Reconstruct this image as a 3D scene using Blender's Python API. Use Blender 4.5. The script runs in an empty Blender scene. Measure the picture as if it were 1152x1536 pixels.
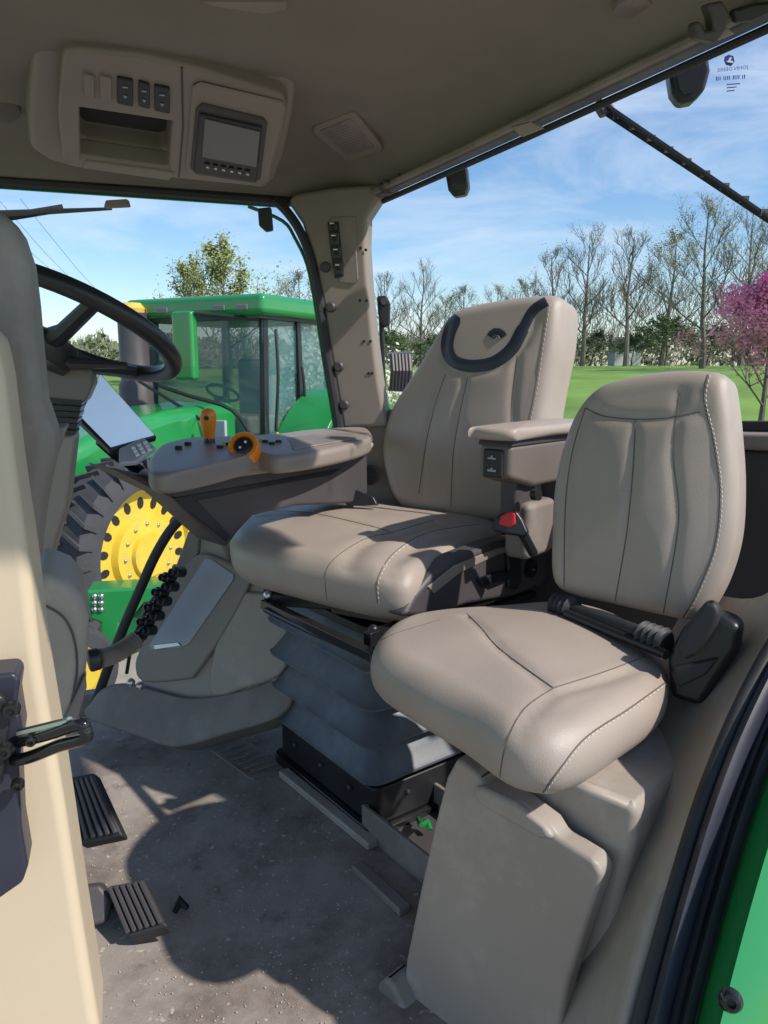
import bpy, bmesh, math, random
from mathutils import Vector, Matrix, noise
from mathutils.bvhtree import BVHTree
random.seed(7)
R=math.radians
F=1130.0; TH=R(10.9); CZ=1.0
CAM=Vector((0,0,CZ)); FW=Vector((0,math.cos(TH),-math.sin(TH))); UPV=Vector((0,math.sin(TH),math.cos(TH)))
UP=Vector((0,0,1))
col=bpy.context.scene.collection
def ray(px,py): return FW+Vector((1,0,0))*((px-576)/F)+UPV*((768-py)/F)
def at(px,py,Y):
    d=ray(px,py); return CAM+d*(Y/d.y)
def atz(px,py,Z):
    d=ray(px,py); return CAM+d*((Z-CZ)/d.z)
def on(px,py,pl):
    d=ray(px,py); return CAM+d*((pl[0]-CAM).dot(pl[1])/d.dot(pl[1]))
def plane(p,n):
    n=Vector(n).normalized()
    if n.dot(CAM-p)<0: n=-n
    return (p,n)
def plane3(a,b,c): return plane(a,(b-a).cross(c-a))
# ---------------------------------------------------------------- materials
def mat(name,colr,rough=.5,var=.12,vs=6.0,bump=0,bs=200.0,metal=0,spec=.5,coat=0,vor=False,dirt=None,dscale=5,emit=None,alpha=1,dpos=(.48,.68),speck=None):
    m=bpy.data.materials.new(name); m.use_nodes=True; nt=m.node_tree; b=nt.nodes['Principled BSDF']
    b.inputs['Roughness'].default_value=rough; b.inputs['Metallic'].default_value=metal
    b.inputs['Specular IOR Level'].default_value=spec
    b.inputs['Coat Weight'].default_value=coat; b.inputs['Alpha'].default_value=alpha
    tc=nt.nodes.new('ShaderNodeTexCoord')
    nz=nt.nodes.new('ShaderNodeTexNoise'); nz.inputs['Scale'].default_value=vs; nz.inputs['Detail'].default_value=6
    nt.links.new(tc.outputs['Object'],nz.inputs['Vector'])
    rp=nt.nodes.new('ShaderNodeValToRGB'); rp.color_ramp.elements[0].position=.3; rp.color_ramp.elements[1].position=.7
    c0=[max(0,c*(1-var)) for c in colr[:3]]+[1]; c1=[min(1,c*(1+var)) for c in colr[:3]]+[1]
    rp.color_ramp.elements[0].color=c0; rp.color_ramp.elements[1].color=c1
    nt.links.new(nz.outputs['Fac'],rp.inputs['Fac'])
    out=rp.outputs['Color']
    def layer(out,colr2,scale,p0,p1,rough_=.7):
        n2=nt.nodes.new('ShaderNodeTexNoise'); n2.inputs['Scale'].default_value=scale; n2.inputs['Detail'].default_value=10; n2.inputs['Roughness'].default_value=rough_
        nt.links.new(tc.outputs['Object'],n2.inputs['Vector'])
        r2=nt.nodes.new('ShaderNodeValToRGB'); r2.color_ramp.elements[0].position=p0; r2.color_ramp.elements[1].position=p1
        nt.links.new(n2.outputs['Fac'],r2.inputs['Fac'])
        mx=nt.nodes.new('ShaderNodeMixRGB'); nt.links.new(r2.outputs['Color'],mx.inputs['Fac'])
        nt.links.new(out,mx.inputs['Color1']); mx.inputs['Color2'].default_value=tuple(colr2)+(1,)
        return mx.outputs['Color']
    if dirt: out=layer(out,dirt,dscale,*dpos)
    if speck:
        out=layer(out,[c*.45 for c in colr],17,.60,.72,.6)
        out=layer(out,speck,70,.64,.70,.5)
    nt.links.new(out,b.inputs['Base Color'])
    mr=nt.nodes.new('ShaderNodeMapRange'); mr.inputs['To Min'].default_value=max(.02,rough-.08); mr.inputs['To Max'].default_value=min(1,rough+.08)
    if alpha==1:
        nt.links.new(nz.outputs['Fac'],mr.inputs['Value']); nt.links.new(mr.outputs['Result'],b.inputs['Roughness'])
    if bump:
        if vor:
            t=nt.nodes.new('ShaderNodeTexVoronoi'); t.inputs['Scale'].default_value=bs; o=t.outputs['Distance']
        else:
            t=nt.nodes.new('ShaderNodeTexNoise'); t.inputs['Scale'].default_value=bs; t.inputs['Detail'].default_value=4; o=t.outputs['Fac']
        nt.links.new(tc.outputs['Object'],t.inputs['Vector'])
        bp=nt.nodes.new('ShaderNodeBump'); bp.inputs['Strength'].default_value=bump; bp.inputs['Distance'].default_value=.001
        nt.links.new(o,bp.inputs['Height']); nt.links.new(bp.outputs['Normal'],b.inputs['Normal'])
    if emit:
        b.inputs['Emission Color'].default_value=tuple(emit)+(1,); b.inputs['Emission Strength'].default_value=1
    return m
M={}
M['leather']=mat('leather',(.395,.325,.28),.42,.06,8,.3,800,vor=True,spec=.5)
M['leather2']=mat('leather_perforated',(.38,.32,.28),.5,.05,8,.3,600,vor=True)
M['taupe']=mat('taupe_plastic',(.275,.228,.197),.45,.07,5,.25,600)
M['taupe_m']=mat('mid_taupe_plastic',(.17,.142,.128),.45,.07,5,.25,600)  # taupe between the charcoal and the other taupes
M['taupe_d']=mat('dusty_taupe',(.225,.19,.168),.6,.12,7,.25,400,dirt=(.30,.265,.235),dscale=7)
M['taupe_l']=mat('light_taupe',(.355,.30,.258),.5,.06,4,.2,450,dirt=(.47,.42,.365),dscale=6,dpos=(.50,.75))
M['cream']=mat('cream_paint',(.62,.50,.36),.42,.04,3,.1,200)
M['plum']=mat('charcoal_plastic',(.070,.060,.065),.5,.12,6,.25,400)
M['black']=mat('black_plastic',(.018,.018,.021),.38,.2,8,.2,300)
M['blackgloss']=mat('black_gloss',(.014,.014,.016),.15,.2,8)
M['rubber']=mat('black_rubber',(.028,.028,.032),.6,.25,12,.3,200)
M['bellow']=mat('blue_grey_rubber',(.105,.115,.14),.45,.12,9,.2,200,dirt=(.17,.175,.19),dscale=9)
M['steel']=mat('bare_steel',(.55,.55,.55),.3,.1,20,metal=1)
M['headliner']=mat('headliner_fabric',(.235,.205,.168),.95,.07,5,.5,350)
M['floor']=mat('floor_mat',(.335,.285,.25),.88,.14,5,.8,260,dirt=(.13,.095,.078),dscale=3.6,dpos=(.47,.70),speck=(.50,.44,.38))
M['grey']=mat('grey_panel',(.36,.37,.42),.38,.05,6)
M['trim']=mat('navy_trim',(.028,.030,.048),.4,.1,10)
M['thread']=mat('pale_thread',(.68,.62,.55),.7,.05,10)
M['seam']=mat('dark_seam_thread',(.13,.105,.09),.8,.1,10)  # seam line colour, darker than the leather
M['orange']=mat('orange_plastic',(.85,.24,.02),.3,.05,10)
M['red']=mat('red_plastic',(.70,.02,.02),.35,.05,10)
M['green']=mat('green_paint',(.018,.24,.06),.22,.08,2,coat=.6)
M['greendark']=mat('green_cast_paint',(.01,.15,.05),.4,.15,6)
M['yellow']=mat('yellow_paint',(.72,.52,.05),.4,.12,6,dirt=(.50,.38,.10),dscale=6)
M['tyre']=mat('tyre_rubber',(.05,.05,.055),.8,.2,6,.4,60)
M['glass']=mat('teal_glass',(.10,.26,.28),.03,.05,.6,spec=.9,alpha=.32)
M['lcd']=mat('screen_glass',(.16,.15,.15),.2,.1,4)
M['skyscreen']=mat('sky_reflection_screen',(.42,.52,.66),.25,.05,3,emit=(.20,.29,.42))  # pale blue and glow stand in for sky reflected in the screen
M['white']=mat('white_print',(.8,.8,.8),.5,.03,10)
M['blueprint']=mat('blue_print',(.03,.05,.25),.5,.03,10)
M['bark']=mat('bark',(.14,.115,.09),.95,.25,3)
M['barkfar']=mat('bark_far',(.15,.132,.112),.95,.2,1)
M['leafy']=mat('spring_leaf',(.25,.28,.09),.8,.3,.8)
M['leafo']=mat('olive_bud_leaf',(.27,.27,.13),.8,.25,.8)
M['leafd']=mat('evergreen_leaf',(.085,.12,.05),.8,.4,.9)
M['purple']=mat('purple_blossom',(.68,.25,.50),.8,.25,1.5)
M['wblossom']=mat('white_blossom',(.62,.60,.50),.8,.2,1.5)
M['wood']=mat('distant_wood_twig',(.155,.145,.115),.95,.3,.1)
M['woodd']=mat('distant_underwood',(.12,.14,.075),.95,.35,.1)
M['lawn']=mat('lawn_grass',(.16,.28,.045),.95,.3,.25,1,3)
M['gravel']=mat('gravel',(.34,.31,.27),.95,.2,2,1,30,dirt=(.20,.18,.15),dscale=2)
M['amber']=mat('amber_lens',(.75,.5,.1),.25,.05,10)
M['house']=mat('pale_siding',(.6,.6,.6),.7,.05,1)
M['roofs']=mat('grey_shingle',(.15,.14,.14),.8,.1,1)
# ---------------------------------------------------------------- mesh helpers
def cr(pts,n=6,closed=True):
    P=[Vector(p) for p in pts]; L=len(P); out=[]
    rng=range(L) if closed else range(L-1)
    for i in rng:
        if closed: a,b,c,d=P[(i-1)%L],P[i],P[(i+1)%L],P[(i+2)%L]
        else: a,b,c,d=P[max(i-1,0)],P[i],P[i+1],P[min(i+2,L-1)]
        for k in range(n):
            t=k/n; out.append(.5*((2*b)+(c-a)*t+(2*a-5*b+4*c-d)*t*t+(3*b-a-3*c+d)*t**3))
    if not closed: out.append(P[-1])
    return out
def crp(pts,n=4): return [(p.x,p.y) for p in cr([Vector((x,y,0)) for x,y in pts],n)]
def resample(P,N,closed=True):
    Q=P+[P[0]] if closed else P; L=[0]
    for i in range(len(Q)-1): L.append(L[-1]+(Q[i+1]-Q[i]).length)
    tot=L[-1]; out=[]; j=0; M_=N if closed else N-1
    for k in range(N):
        s=tot*k/M_
        while j<len(Q)-2 and L[j+1]<s: j+=1
        t=(s-L[j])/max(1e-9,L[j+1]-L[j]); out.append(Q[j].lerp(Q[j+1],min(1,t)))
    return out
W={}
class MB:
    def __init__(s): s.v=[]; s.f=[]
    def add(s,vs,fs):
        o=len(s.v); s.v+=[Vector(v) for v in vs]; s.f+=[tuple(i+o for i in f) for f in fs]; return s
    def prism(s,pts,vec):
        n=len(pts); vec=Vector(vec)
        s.add(list(pts)+[p+vec for p in pts],[tuple(range(n)),tuple(range(2*n-1,n-1,-1))]+[(i,i+n,(i+1)%n+n,(i+1)%n) for i in range(n)]); return s
    def px(s,outl,pl,thick,off=0,vec=None):
        pts=[on(x,y,pl)+pl[1]*off for x,y in outl]
        return s.prism(pts,(-pl[1]*thick) if vec is None else vec)
    def box(s,c,ax,ay,az,hx,hy,hz):
        ax,ay,az=[Vector(a).normalized() for a in (ax,ay,az)]; vs=[]
        for i in (-1,1):
            for j in (-1,1):
                for k in (-1,1): vs.append(Vector(c)+ax*hx*i+ay*hy*j+az*hz*k)
        s.add(vs,[(0,1,3,2),(4,6,7,5),(0,4,5,1),(2,3,7,6),(0,2,6,4),(1,5,7,3)]); return s
    def bar(s,a,b,w,h,up=UP):
        a=Vector(a);b=Vector(b); x=(b-a).normalized(); y=Vector(up).cross(x).normalized(); z=x.cross(y)
        return s.box((a+b)/2,x,y,z,(b-a).length/2,w/2,h/2)
    def tube(s,pts,r,n=8,closed=False,cap=True):
        P=[Vector(p) for p in pts]; L=len(P); rs=r if isinstance(r,(list,tuple)) else [r]*L
        o=len(s.v); t0=(P[1]-P[0]).normalized(); nrm=t0.orthogonal().normalized(); 
        for i in range(L):
            if closed: t=(P[(i+1)%L]-P[i-1]).normalized()
            else: t=(P[min(i+1,L-1)]-P[max(i-1,0)]).normalized()
            nrm=(nrm-t*nrm.dot(t))
            nrm=nrm.normalized() if nrm.length>1e-6 else t.orthogonal().normalized()
            b=t.cross(nrm)
            for k in range(n):
                a=2*math.pi*k/n; s.v.append(P[i]+(nrm*math.cos(a)+b*math.sin(a))*rs[i])
        for i in range(L if closed else L-1):
            j=(i+1)%L
            for k in range(n):
                k2=(k+1)%n; s.f.append((o+i*n+k,o+i*n+k2,o+j*n+k2,o+j*n+k))
        if cap and not closed:
            s.f.append(tuple(o+k for k in range(n-1,-1,-1))); s.f.append(tuple(o+(L-1)*n+k for k in range(n)))
        return s
    def cyl(s,a,b,r,n=20): return s.tube([a,b],r,n)
    def lathe(s,c,axis,prof,n=32):
        axis=Vector(axis).normalized(); u=axis.orthogonal().normalized(); w=axis.cross(u); o=len(s.v)
        for (r,h) in prof:
            for k in range(n):
                a=2*math.pi*k/n; s.v.append(Vector(c)+axis*h+(u*math.cos(a)+w*math.sin(a))*max(r,1e-4))
        for i in range(len(prof)-1):
            for k in range(n):
                k2=(k+1)%n; s.f.append((o+i*n+k,o+i*n+k2,o+(i+1)*n+k2,o+(i+1)*n+k))
        return s
    def ball(s,c,r,n=12,axis=UP,sq=1):
        prof=[(r*math.sin(math.pi*i/8),-r*sq*math.cos(math.pi*i/8)) for i in range(9)]
        return s.lathe(c,axis,prof,n)
    def grid(s,rows):
        n=len(rows[0]); o=len(s.v)
        for r in rows: s.v+=[Vector(p) for p in r]
        for i in range(len(rows)-1):
            for j in range(n-1): s.f.append((o+i*n+j,o+i*n+j+1,o+(i+1)*n+j+1,o+(i+1)*n+j))
        return s
    def bvh(s): return BVHTree.FromPolygons(s.v,s.f)
    def build(s,name,m,parent=None,bevel=0,seg=3,sub=0,ang=38,recalc=True,solid=0):
        me=bpy.data.meshes.new(name)
        if parent is not None: org=W[parent.name]
        else:
            org=sum(s.v,Vector())/len(s.v); org=Vector((org.x,org.y,min(v.z for v in s.v)))
        me.from_pydata([v-org for v in s.v],[],s.f)
        bm=bmesh.new(); bm.from_mesh(me)
        if recalc: bmesh.ops.recalc_face_normals(bm,faces=bm.faces)
        for f in bm.faces: f.smooth=True
        for e in bm.edges:
            if len(e.link_faces)==2 and e.calc_face_angle(0)>R(ang): e.smooth=False
        bm.to_mesh(me); bm.free()
        me.materials.append(M[m] if isinstance(m,str) else m)
        o=bpy.data.objects.new(name,me); col.objects.link(o)
        W[o.name]=org
        if parent is not None: o.parent=parent
        else: o.location=org
        if solid:
            q=o.modifiers.new('s','SOLIDIFY'); q.thickness=solid; q.offset=0
        if bevel:
            q=o.modifiers.new('b','BEVEL'); q.width=bevel; q.segments=seg; q.limit_method='ANGLE'; q.angle_limit=R(35); q.harden_normals=True
        if sub:
            q=o.modifiers.new('ss','SUBSURF'); q.levels=sub; q.render_levels=sub
        return o
def tag(o,label=None,cat=None,group=None,kind=None):
    if label: o['label']=label
    if cat: o['category']=cat
    if group: o['group']=group
    if kind: o['kind']=kind
    return o
def thing(name,label,cat,loc=(0,0,0),group=None):
    o=bpy.data.objects.new(name,None); col.objects.link(o); o.location=loc; o.empty_display_size=.05
    W[o.name]=Vector(loc); return tag(o,label,cat,group)
def cut(o,cutter,parent=None):
    c=cutter.build('tmp_cut','black',parent)
    q=o.modifiers.new('bo','BOOLEAN'); q.operation='DIFFERENCE'; q.object=c; q.solver='EXACT'
    while o.modifiers[0].name!='bo':
        i=list(o.modifiers).index(q); o.modifiers.move(i,i-1)
    bpy.context.view_layer.update()
    others=[m for m in o.modifiers if m.name!='bo']
    for m in others: m.show_viewport=False
    dg=bpy.context.evaluated_depsgraph_get(); dg.update()
    me=bpy.data.meshes.new_from_object(o.evaluated_get(dg)); 
    o.modifiers.remove(q); o.data=me
    for m in others: m.show_viewport=True
    bpy.data.objects.remove(c)
def cushion(out,n,top,bot,ri,rh,puff=.01,seams=(),N=132,inner=26,dent=.006,dw=.012):
    n=Vector(n).normalized(); out=resample(out,N); c=sum(out,Vector())/N
    K=7; rings=[]
    def ins(p,d):
        v=p-c; v=v-n*v.dot(n); return p-v.normalized()*min(d,v.length*.9)
    rings.append([c.lerp(p,.5)-n*bot for p in out])
    for k in range(K+1):
        a=math.pi/2*k/K; rings.append([ins(p,ri*(1-math.sin(a)))-n*(bot-rh*(1-math.cos(a))) for p in out])
    for k in range(K+1):
        a=math.pi/2*k/K; rings.append([ins(p,ri*(1-math.cos(a)))+n*(top-rh+rh*math.sin(a)) for p in out])
    base=[ins(p,ri) for p in out]
    sp=[]
    for sm in seams: sp+=resample([p for p in sm],40,False)
    for k in range(1,inner):
        s=1-k/inner
        rings.append([c+(p-c)*s+n*(top+puff*(1-s*s)) for p in base])
    if sp:
        for rg in rings[K+2+K//2:]:
            for i,v in enumerate(rg):
                d2=min(((v-q)-n*(v-q).dot(n)).length_squared for q in sp)
                rg[i]=v-n*dent*math.exp(-d2/dw**2)
    m=MB()
    for rg in rings: m.v+=rg
    L=len(rings)
    for i in range(L-1):
        for k in range(N):
            k2=(k+1)%N; m.f.append((i*N+k,i*N+k2,(i+1)*N+k2,(i+1)*N+k))
    m.v.append(c-n*bot); b=len(m.v)-1
    for k in range(N): m.f.append((b,(k+1)%N,k))
    m.v.append(sum(rings[-1],Vector())/N); b=len(m.v)-1
    for k in range(N): m.f.append((b,(L-1)*N+k,(L-1)*N+(k+1)%N))
    return m
def hit(bv,px,py,off=0):
    d=ray(px,py).normalized(); h=bv.ray_cast(CAM,d)
    if h[0] is None: return None
    nn=h[1] if h[1].dot(d)<0 else -h[1]
    return h[0]+nn*off
def surf_line(bv,pts,off,step=5):
    q=cr([Vector((x,y,0)) for x,y in pts],12,False)
    tot=sum((q[i+1]-q[i]).length for i in range(len(q)-1)); q=resample(q,max(4,int(tot/step)),False)
    return [h for h in (hit(bv,p.x,p.y,off) for p in q) if h is not None]
def seam(bv,lines,parent,r=.0010,stitch=True,name='seam'):
    for ln in lines:
        m=MB(); h=surf_line(bv,ln,.0001)
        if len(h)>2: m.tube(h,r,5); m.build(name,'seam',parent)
    if stitch:
        for ln in lines:
            st=MB(); n=0
            h=surf_line([bv][0],[(x+3,y+1) for x,y in ln],.0005,3.6)
            for i in range(0,len(h)-1,2):
                if (h[i+1]-h[i]).length<.03: st.tube([h[i],h[i+1]],.0007,4); n+=1
            if n: tag(st.build('stitching','thread',parent),kind='stuff')
def ribbon(bv,pts,w,off,cols=5):
    q=cr([Vector((x,y,0)) for x,y in pts],12,False)
    tot=sum((q[i+1]-q[i]).length for i in range(len(q)-1)); q=resample(q,max(4,int(tot/4)),False)
    rows=[]
    for i,p in enumerate(q):
        t=(q[min(i+1,len(q)-1)]-q[max(i-1,0)]).normalized(); nn=Vector((-t.y,t.x,0)); row=[]
        ww=w(i/(len(q)-1)) if callable(w) else w
        for k in range(cols):
            s=(k/(cols-1)-.5)*ww; h=hit(bv,p.x+nn.x*s,p.y+nn.y*s,off if 0<k<cols-1 else off*.3)
            row.append(h)
        if all(h is not None for h in row): rows.append(row)
    m=MB(); m.grid(rows); return m
def text_mb(body,size,org,xd,yd,depth=.0):
    cu=bpy.data.curves.new('t','FONT'); cu.body=body; cu.size=size; cu.extrude=0; cu.resolution_u=2
    o=bpy.data.objects.new('t',cu); col.objects.link(o); bpy.context.view_layer.update()
    dg=bpy.context.evaluated_depsgraph_get(); me=bpy.data.meshes.new_from_object(o.evaluated_get(dg))
    m=MB(); xd=Vector(xd).normalized(); yd=Vector(yd).normalized()
    m.add([Vector(org)+xd*v.co.x+yd*v.co.y for v in me.vertices],[tuple(p.vertices) for p in me.polygons])
    bpy.data.objects.remove(o); return m

cF=Vector((-.92,-.39,0)).normalized(); cL=Vector((.39,-.92,0)).normalized()
sF=Vector((-.643,-.766,0)); sL=Vector((.766,-.643,0)); sB=-sF
bL=Vector((.6,-.8,0)); bF=Vector((-.8,-.6,0))
# ================================================================ SETTING
def sst(a,b,x):
    t=max(0,min(1,(x-a)/(b-a))); return t*t*(3-2*t)
def gz(x,y):
    d=math.hypot(x,y); return -1.4+2.35*sst(14,62,d)+.15*math.sin(x*.07)*sst(15,40,d)
m=MB(); rs=[0,4,8,12,16,20,25,30,36,42,50,58,66,80,110,170,300]; rows=[]
for r in rs: rows.append([(r*math.sin(a*math.pi/36),r*math.cos(a*math.pi/36),gz(r*math.sin(a*math.pi/36),r*math.cos(a*math.pi/36))) for a in range(73)])
m.grid(rows); tag(m.build('ground','lawn'),'mown green lawn rising gently towards the trees','lawn',kind='structure')
m=MB(); rg=[]  # gravel disc added so the lawn bounces no green into the cab
for k in range(48):
    a=2*math.pi*k/48; r=12.2+.7*noise.noise(Vector((math.cos(a)*2,math.sin(a)*2,0))); rg.append(Vector((r*math.sin(a),r*math.cos(a),-1.38)))
m.prism(rg,(0,0,-.03)); tag(m.build('bounce_gravel','gravel'),'grey-brown gravel disc added around the cab for neutral bounce light','gravel',kind='structure')
fl=[(-1.9,1.72),(-.86,2.08),(.1,2.42),(.75,1.35),(.62,.55),(.3,.25),(-1.3,.1)]
m=MB(); m.prism([Vector((x,y,0)) for x,y in fl],(0,0,-.04))
floor=tag(m.build('floor','floor'),'grey-brown cab floor mat stained with dirt','floor',kind='structure')
m=MB(); rnd=random.Random(4)
for i in range(520):
    p=atz(rnd.uniform(110,560),rnd.uniform(1110,1536),.0015); r_=rnd.uniform(.0008,.0024)
    m.add([p+Vector((r_,0,0)),p+Vector((0,r_,0)),p+Vector((-r_,0,0)),p+Vector((0,-r_,0)),p+Vector((0,0,r_))],[(0,1,4),(1,2,4),(2,3,4),(3,0,4)])
tag(m.build('floor_grit','taupe_l'),'fine pale grit scattered over the floor mat','grit',kind='stuff')
# ceiling
oz=[(-1.95,1.6,1.457),(-1.4,1.79,1.457),(-.939,1.964,1.457),(-.6,2.095,1.457),(-.27,2.215,1.457),(-.1,2.235,1.457),(0.0,2.14,1.457),(.19,1.84,1.475),(.38,1.53,1.492),(.565,1.225,1.51),(.80,.84,1.53),(.78,.45,1.54),(.3,.3,1.54),(-.6,.0,1.54),(-1.95,-.3,1.54)]
P=[Vector(p) for p in oz]; P=resample(P,140); c=Vector((-.55,1.0,0))
m=MB(); rings=[]
for s,dz in ((1.03,.05),(1.0,.0),(.985,.004),(.955,.05),(.90,.085),(.8,.105),(.6,.115),(.3,.12),(.02,.12)):
    rings.append([Vector((c.x+(p.x-c.x)*s,c.y+(p.y-c.y)*s,p.z+dz)) for p in P])
m.grid([r+[r[0]] for r in rings]); ceilbv=m.bvh()
ceil=tag(m.build('ceiling','headliner',ang=80),'grey-brown fabric headliner under the cab roof','ceiling',kind='structure')
m=MB(); m.grid([[p+Vector((0,0,.16)) for p in (Vector((-1.95,1.6,1.46)),Vector((0,2.2,1.46)))],[Vector((-1.95,-.3,1.62)),Vector((.8,.5,1.62))]]); m.build('roof_panel','greendark',ceil)

wf=thing('side_window_frame','black and taupe frame along the top of the side window','window frame',at(440,300,2.2))
m=MB(); a=atz(-260,252,1.452); b=atz(200,284,1.452); c2=atz(445,303,1.45)
m.tube(cr([a,b,c2],6,False),.014,8); m.build('seal','rubber',wf)
m=MB(); m.bar(atz(-260,262,1.445),atz(430,309,1.445),.012,.010); m.build('frame','greendark',wf)
m=MB(); m.px([(158,300),(190,298),(193,309),(155,311)],plane(at(175,305,1.95),(0,-1,0)),.02); m.build('clip','taupe_d',wf,bevel=.003)
rf=thing('rear_window_frame','grey edge frame along the top of the rear window','window frame',at(600,270,2.0))
pts=[atz(568,290,1.452),atz(700,229,1.465),atz(850,159,1.487),atz(1000,88,1.50),atz(1152,16,1.512),atz(1290,-50,1.52)]
m=MB(); m.tube(cr(pts,5,False),.015,8); m.build('frame','bellow',rf)
m=MB(); m.tube([p+Vector((-.014,-.008,.002)) for p in cr(pts,5,False)],.009,8); m.build('inner_strip','taupe_d',rf)
m=MB(); m.tube([p+Vector((.012,.008,-.018)) for p in cr(pts,5,False)],.007,8); m.build('seal','rubber',rf)
for q in ([(768,190),(796,182),(818,192),(784,206)],[(1058,52),(1092,40),(1104,50),(1070,64)]):
    pl=plane(at(q[0][0],q[0][1],1.55 if q[0][0]<900 else 1.2),(0,-1,-.3)); m=MB(); m.px(q,pl,.02); m.build('clip','taupe',rf,bevel=.003)
pl=plane(at(582,275,2.05),(0,-1,-.3)); m=MB(); m.px([(566,278),(590,268),(600,276),(592,290),(574,292)],pl,.03); m.build('latch','plum',rf,bevel=.004)
m=MB(); m.tube([at(575,272,2.03),at(590,275,2.02),at(600,262,2.0)],.004,6); m.build('catch','blackgloss',rf)
for q,lab in (([(668,262),(672,255),(700,248),(703,280),(698,292),(680,295),(672,285)],'small black work lamp hanging below the rear window edge beside the pillar'),([(1003,108),(1012,98),(1063,82),(1066,105),(1058,135),(1040,152),(1020,156),(1008,140)],'large black work lamp hanging below the rear window edge by the sticker')):
    d=1.95 if q[0][0]<900 else 1.5
    pl=plane(at(q[0][0],q[0][1],d),(-.2,-1,-.1)); t=thing('work_lamp',lab,'lamp',at(q[0][0],q[0][1],d))
    m=MB(); m.px(q,pl,.05); m.build('housing','black',t,bevel=.008)
    cx=sum(x for x,y in q)/len(q); cy=sum(y for x,y in q)/len(q)
    m=MB(); m.px([(cx+(x-cx)*.6,cy+(y-cy)*.6) for x,y in q],pl,.003,off=.002); m.build('lens','black',t)
t=thing('rear_wiper','long black wiper arm slanting across the rear window','wiper',at(900,155,1.7))
m=MB(); m.tube([at(897,150,1.75),at(1010,228,1.62),at(1170,338,1.5)],[.006,.006,.005],6); m.build('wiper_arm','black',t)
m=MB(); m.bar(at(912,170,1.74),at(1160,333,1.51),.006,.014); m.build('wiper_blade','rubber',t)
for k in range(9):
    p=at(912,170,1.74).lerp(at(1160,333,1.51),(k+.5)/9); m=MB(); m.box(p+Vector((0,-.004,.004)),(1,0,0),(0,1,0),UP,.008,.004,.006); m.build('blade_clip','plum',t)
m=MB(); m.px([(893,152),(915,148),(925,165),(905,172)],plane(at(905,160,1.73),(0,-1,0)),.03); m.build('pivot','plum',t,bevel=.004)
t=thing('side_wiper','thin black wiper lying along the top of the side window','wiper',at(60,318,2.2))
m=MB(); m.tube([at(-40,322,2.1),at(60,318,2.2),at(168,313,2.25)],[.009,.008,.004],6); m.build('wiper_arm','black',t)
m=MB(); m.bar(at(10,326,2.17),at(95,312,2.22),.006,.02); m.build('wiper_blade','rubber',t)
# sticker
pl=plane(at(1095,105,1.45),(-.25,-1,.1))
t=thing('window_sticker','small printed sticker with blue deer badge and mirrored lettering on the rear window','sticker',on(1095,105,pl))
m=MB(); m.px([(1087,85),(1093,82),(1100,84),(1102,92),(1097,99),(1089,97),(1086,91)],pl,.001); m.build('badge','blueprint',t)
m=MB(); m.px([(1089,93),(1092,91),(1095,86),(1098,87),(1095,91),(1100,92),(1099,95),(1093,94)],pl,.0005,off=.001); m.build('emblem','white',t)
m=text_mb('JOHN DEERE',.0088,on(1122,103,pl),(on(1085,107,pl)-on(1122,103,pl)),(on(1122,93,pl)-on(1122,103,pl))); m.build('lettering','blueprint',t)
m=MB()
for i in range(16):
    x=1074+i*2.8
    if i%5!=3: m.px([(x,115-.35*i*.6),(x+1.3+.6*(i%3==0),115-.35*i*.6),(x+1.3,121-.35*i*.6),(x,121-.35*i*.6)],pl,.0005)
m.build('barcode','blueprint',t)
m=MB()
for j,w_ in ((126,20),(131,15),(136,12)):
    m.px([(1090,j),(1090+w_,j-1.5),(1090+w_,j),(1090,j+1.5)],pl,.0005)
m.build('fine_print','blueprint',t)

# ================================================================ PILLAR + WALLS
pl=plane(at(520,450,2.13),(-.25,-1,0))
t=thing('corner_pillar','taupe corner pillar between the side window and rear window','pillar',at(540,640,2.13))
Lp=[(430,302),(452,335),(470,390),(482,450),(494,530),(506,600),(513,645)]; Rp=[(600,283),(566,300),(550,325),(549,370),(553,430),(560,500),(569,570),(581,640)]
m=MB(); m.px(Lp[::-1]+[(440,290),(500,280),(560,276)]+Rp,pl,.07); m.build('pillar_trim','taupe',t,bevel=.014,seg=4)
m=MB(); m.tube(cr([on(x-3,y,pl) for x,y in [(415,300),(432,316),(452,345)]+Lp[2:]],4,False),.013,8); m.build('seal','rubber',t)
m=MB(); m.tube(cr([on(x-12,y+4,pl)+Vector((0,.05,0)) for x,y in [(380,300),(432,322),(452,350)]+Lp[2:]],4,False),.005,8); m.build('outer_frame','greendark',t)
m=MB(); m.px([(489,338),(497,326),(532,325),(538,420),(532,426),(510,424),(500,400)],pl,.004,off=.004); m.build('cover_panel','taupe_d',t,bevel=.002)
m=MB(); m.px([(492,334),(509,333),(517,414),(503,418),(497,380)],pl,.004,off=.007); m.build('switch_plate','black',t,bevel=.002)
for (x0,y0,x1,y1) in ((495,336,507,346),(497,350,510,368),(500,372,513,388),(503,394,515,412)):
    m=MB(); m.px([(x0,y0),(x1,y0),(x1,y1),(x0,y1)],pl,.006,off=.012); b=m.build('switch','plum',t,bevel=.003)
    m=MB(); cx=(x0+x1)/2; cy=(y0+y1)/2; m.ball(on(cx,cy,pl)+pl[1]*.013,.006); m.build('knob','blackgloss',b)
    m=MB(); m.px([(cx-3,cy-5),(cx+3,cy-5),(cx+3,cy-3),(cx-3,cy-3)],pl,.001,off=.020); m.build('marking','white',b)
for x,y in ((489,401),(497,461),(509,550),(517,607)):
    m=MB(); m.lathe(on(x,y,pl),pl[1],[(.014,0),(.014,.008),(.010,.012),(0,.012)],18); m.build('plug','plum',t)
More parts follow.
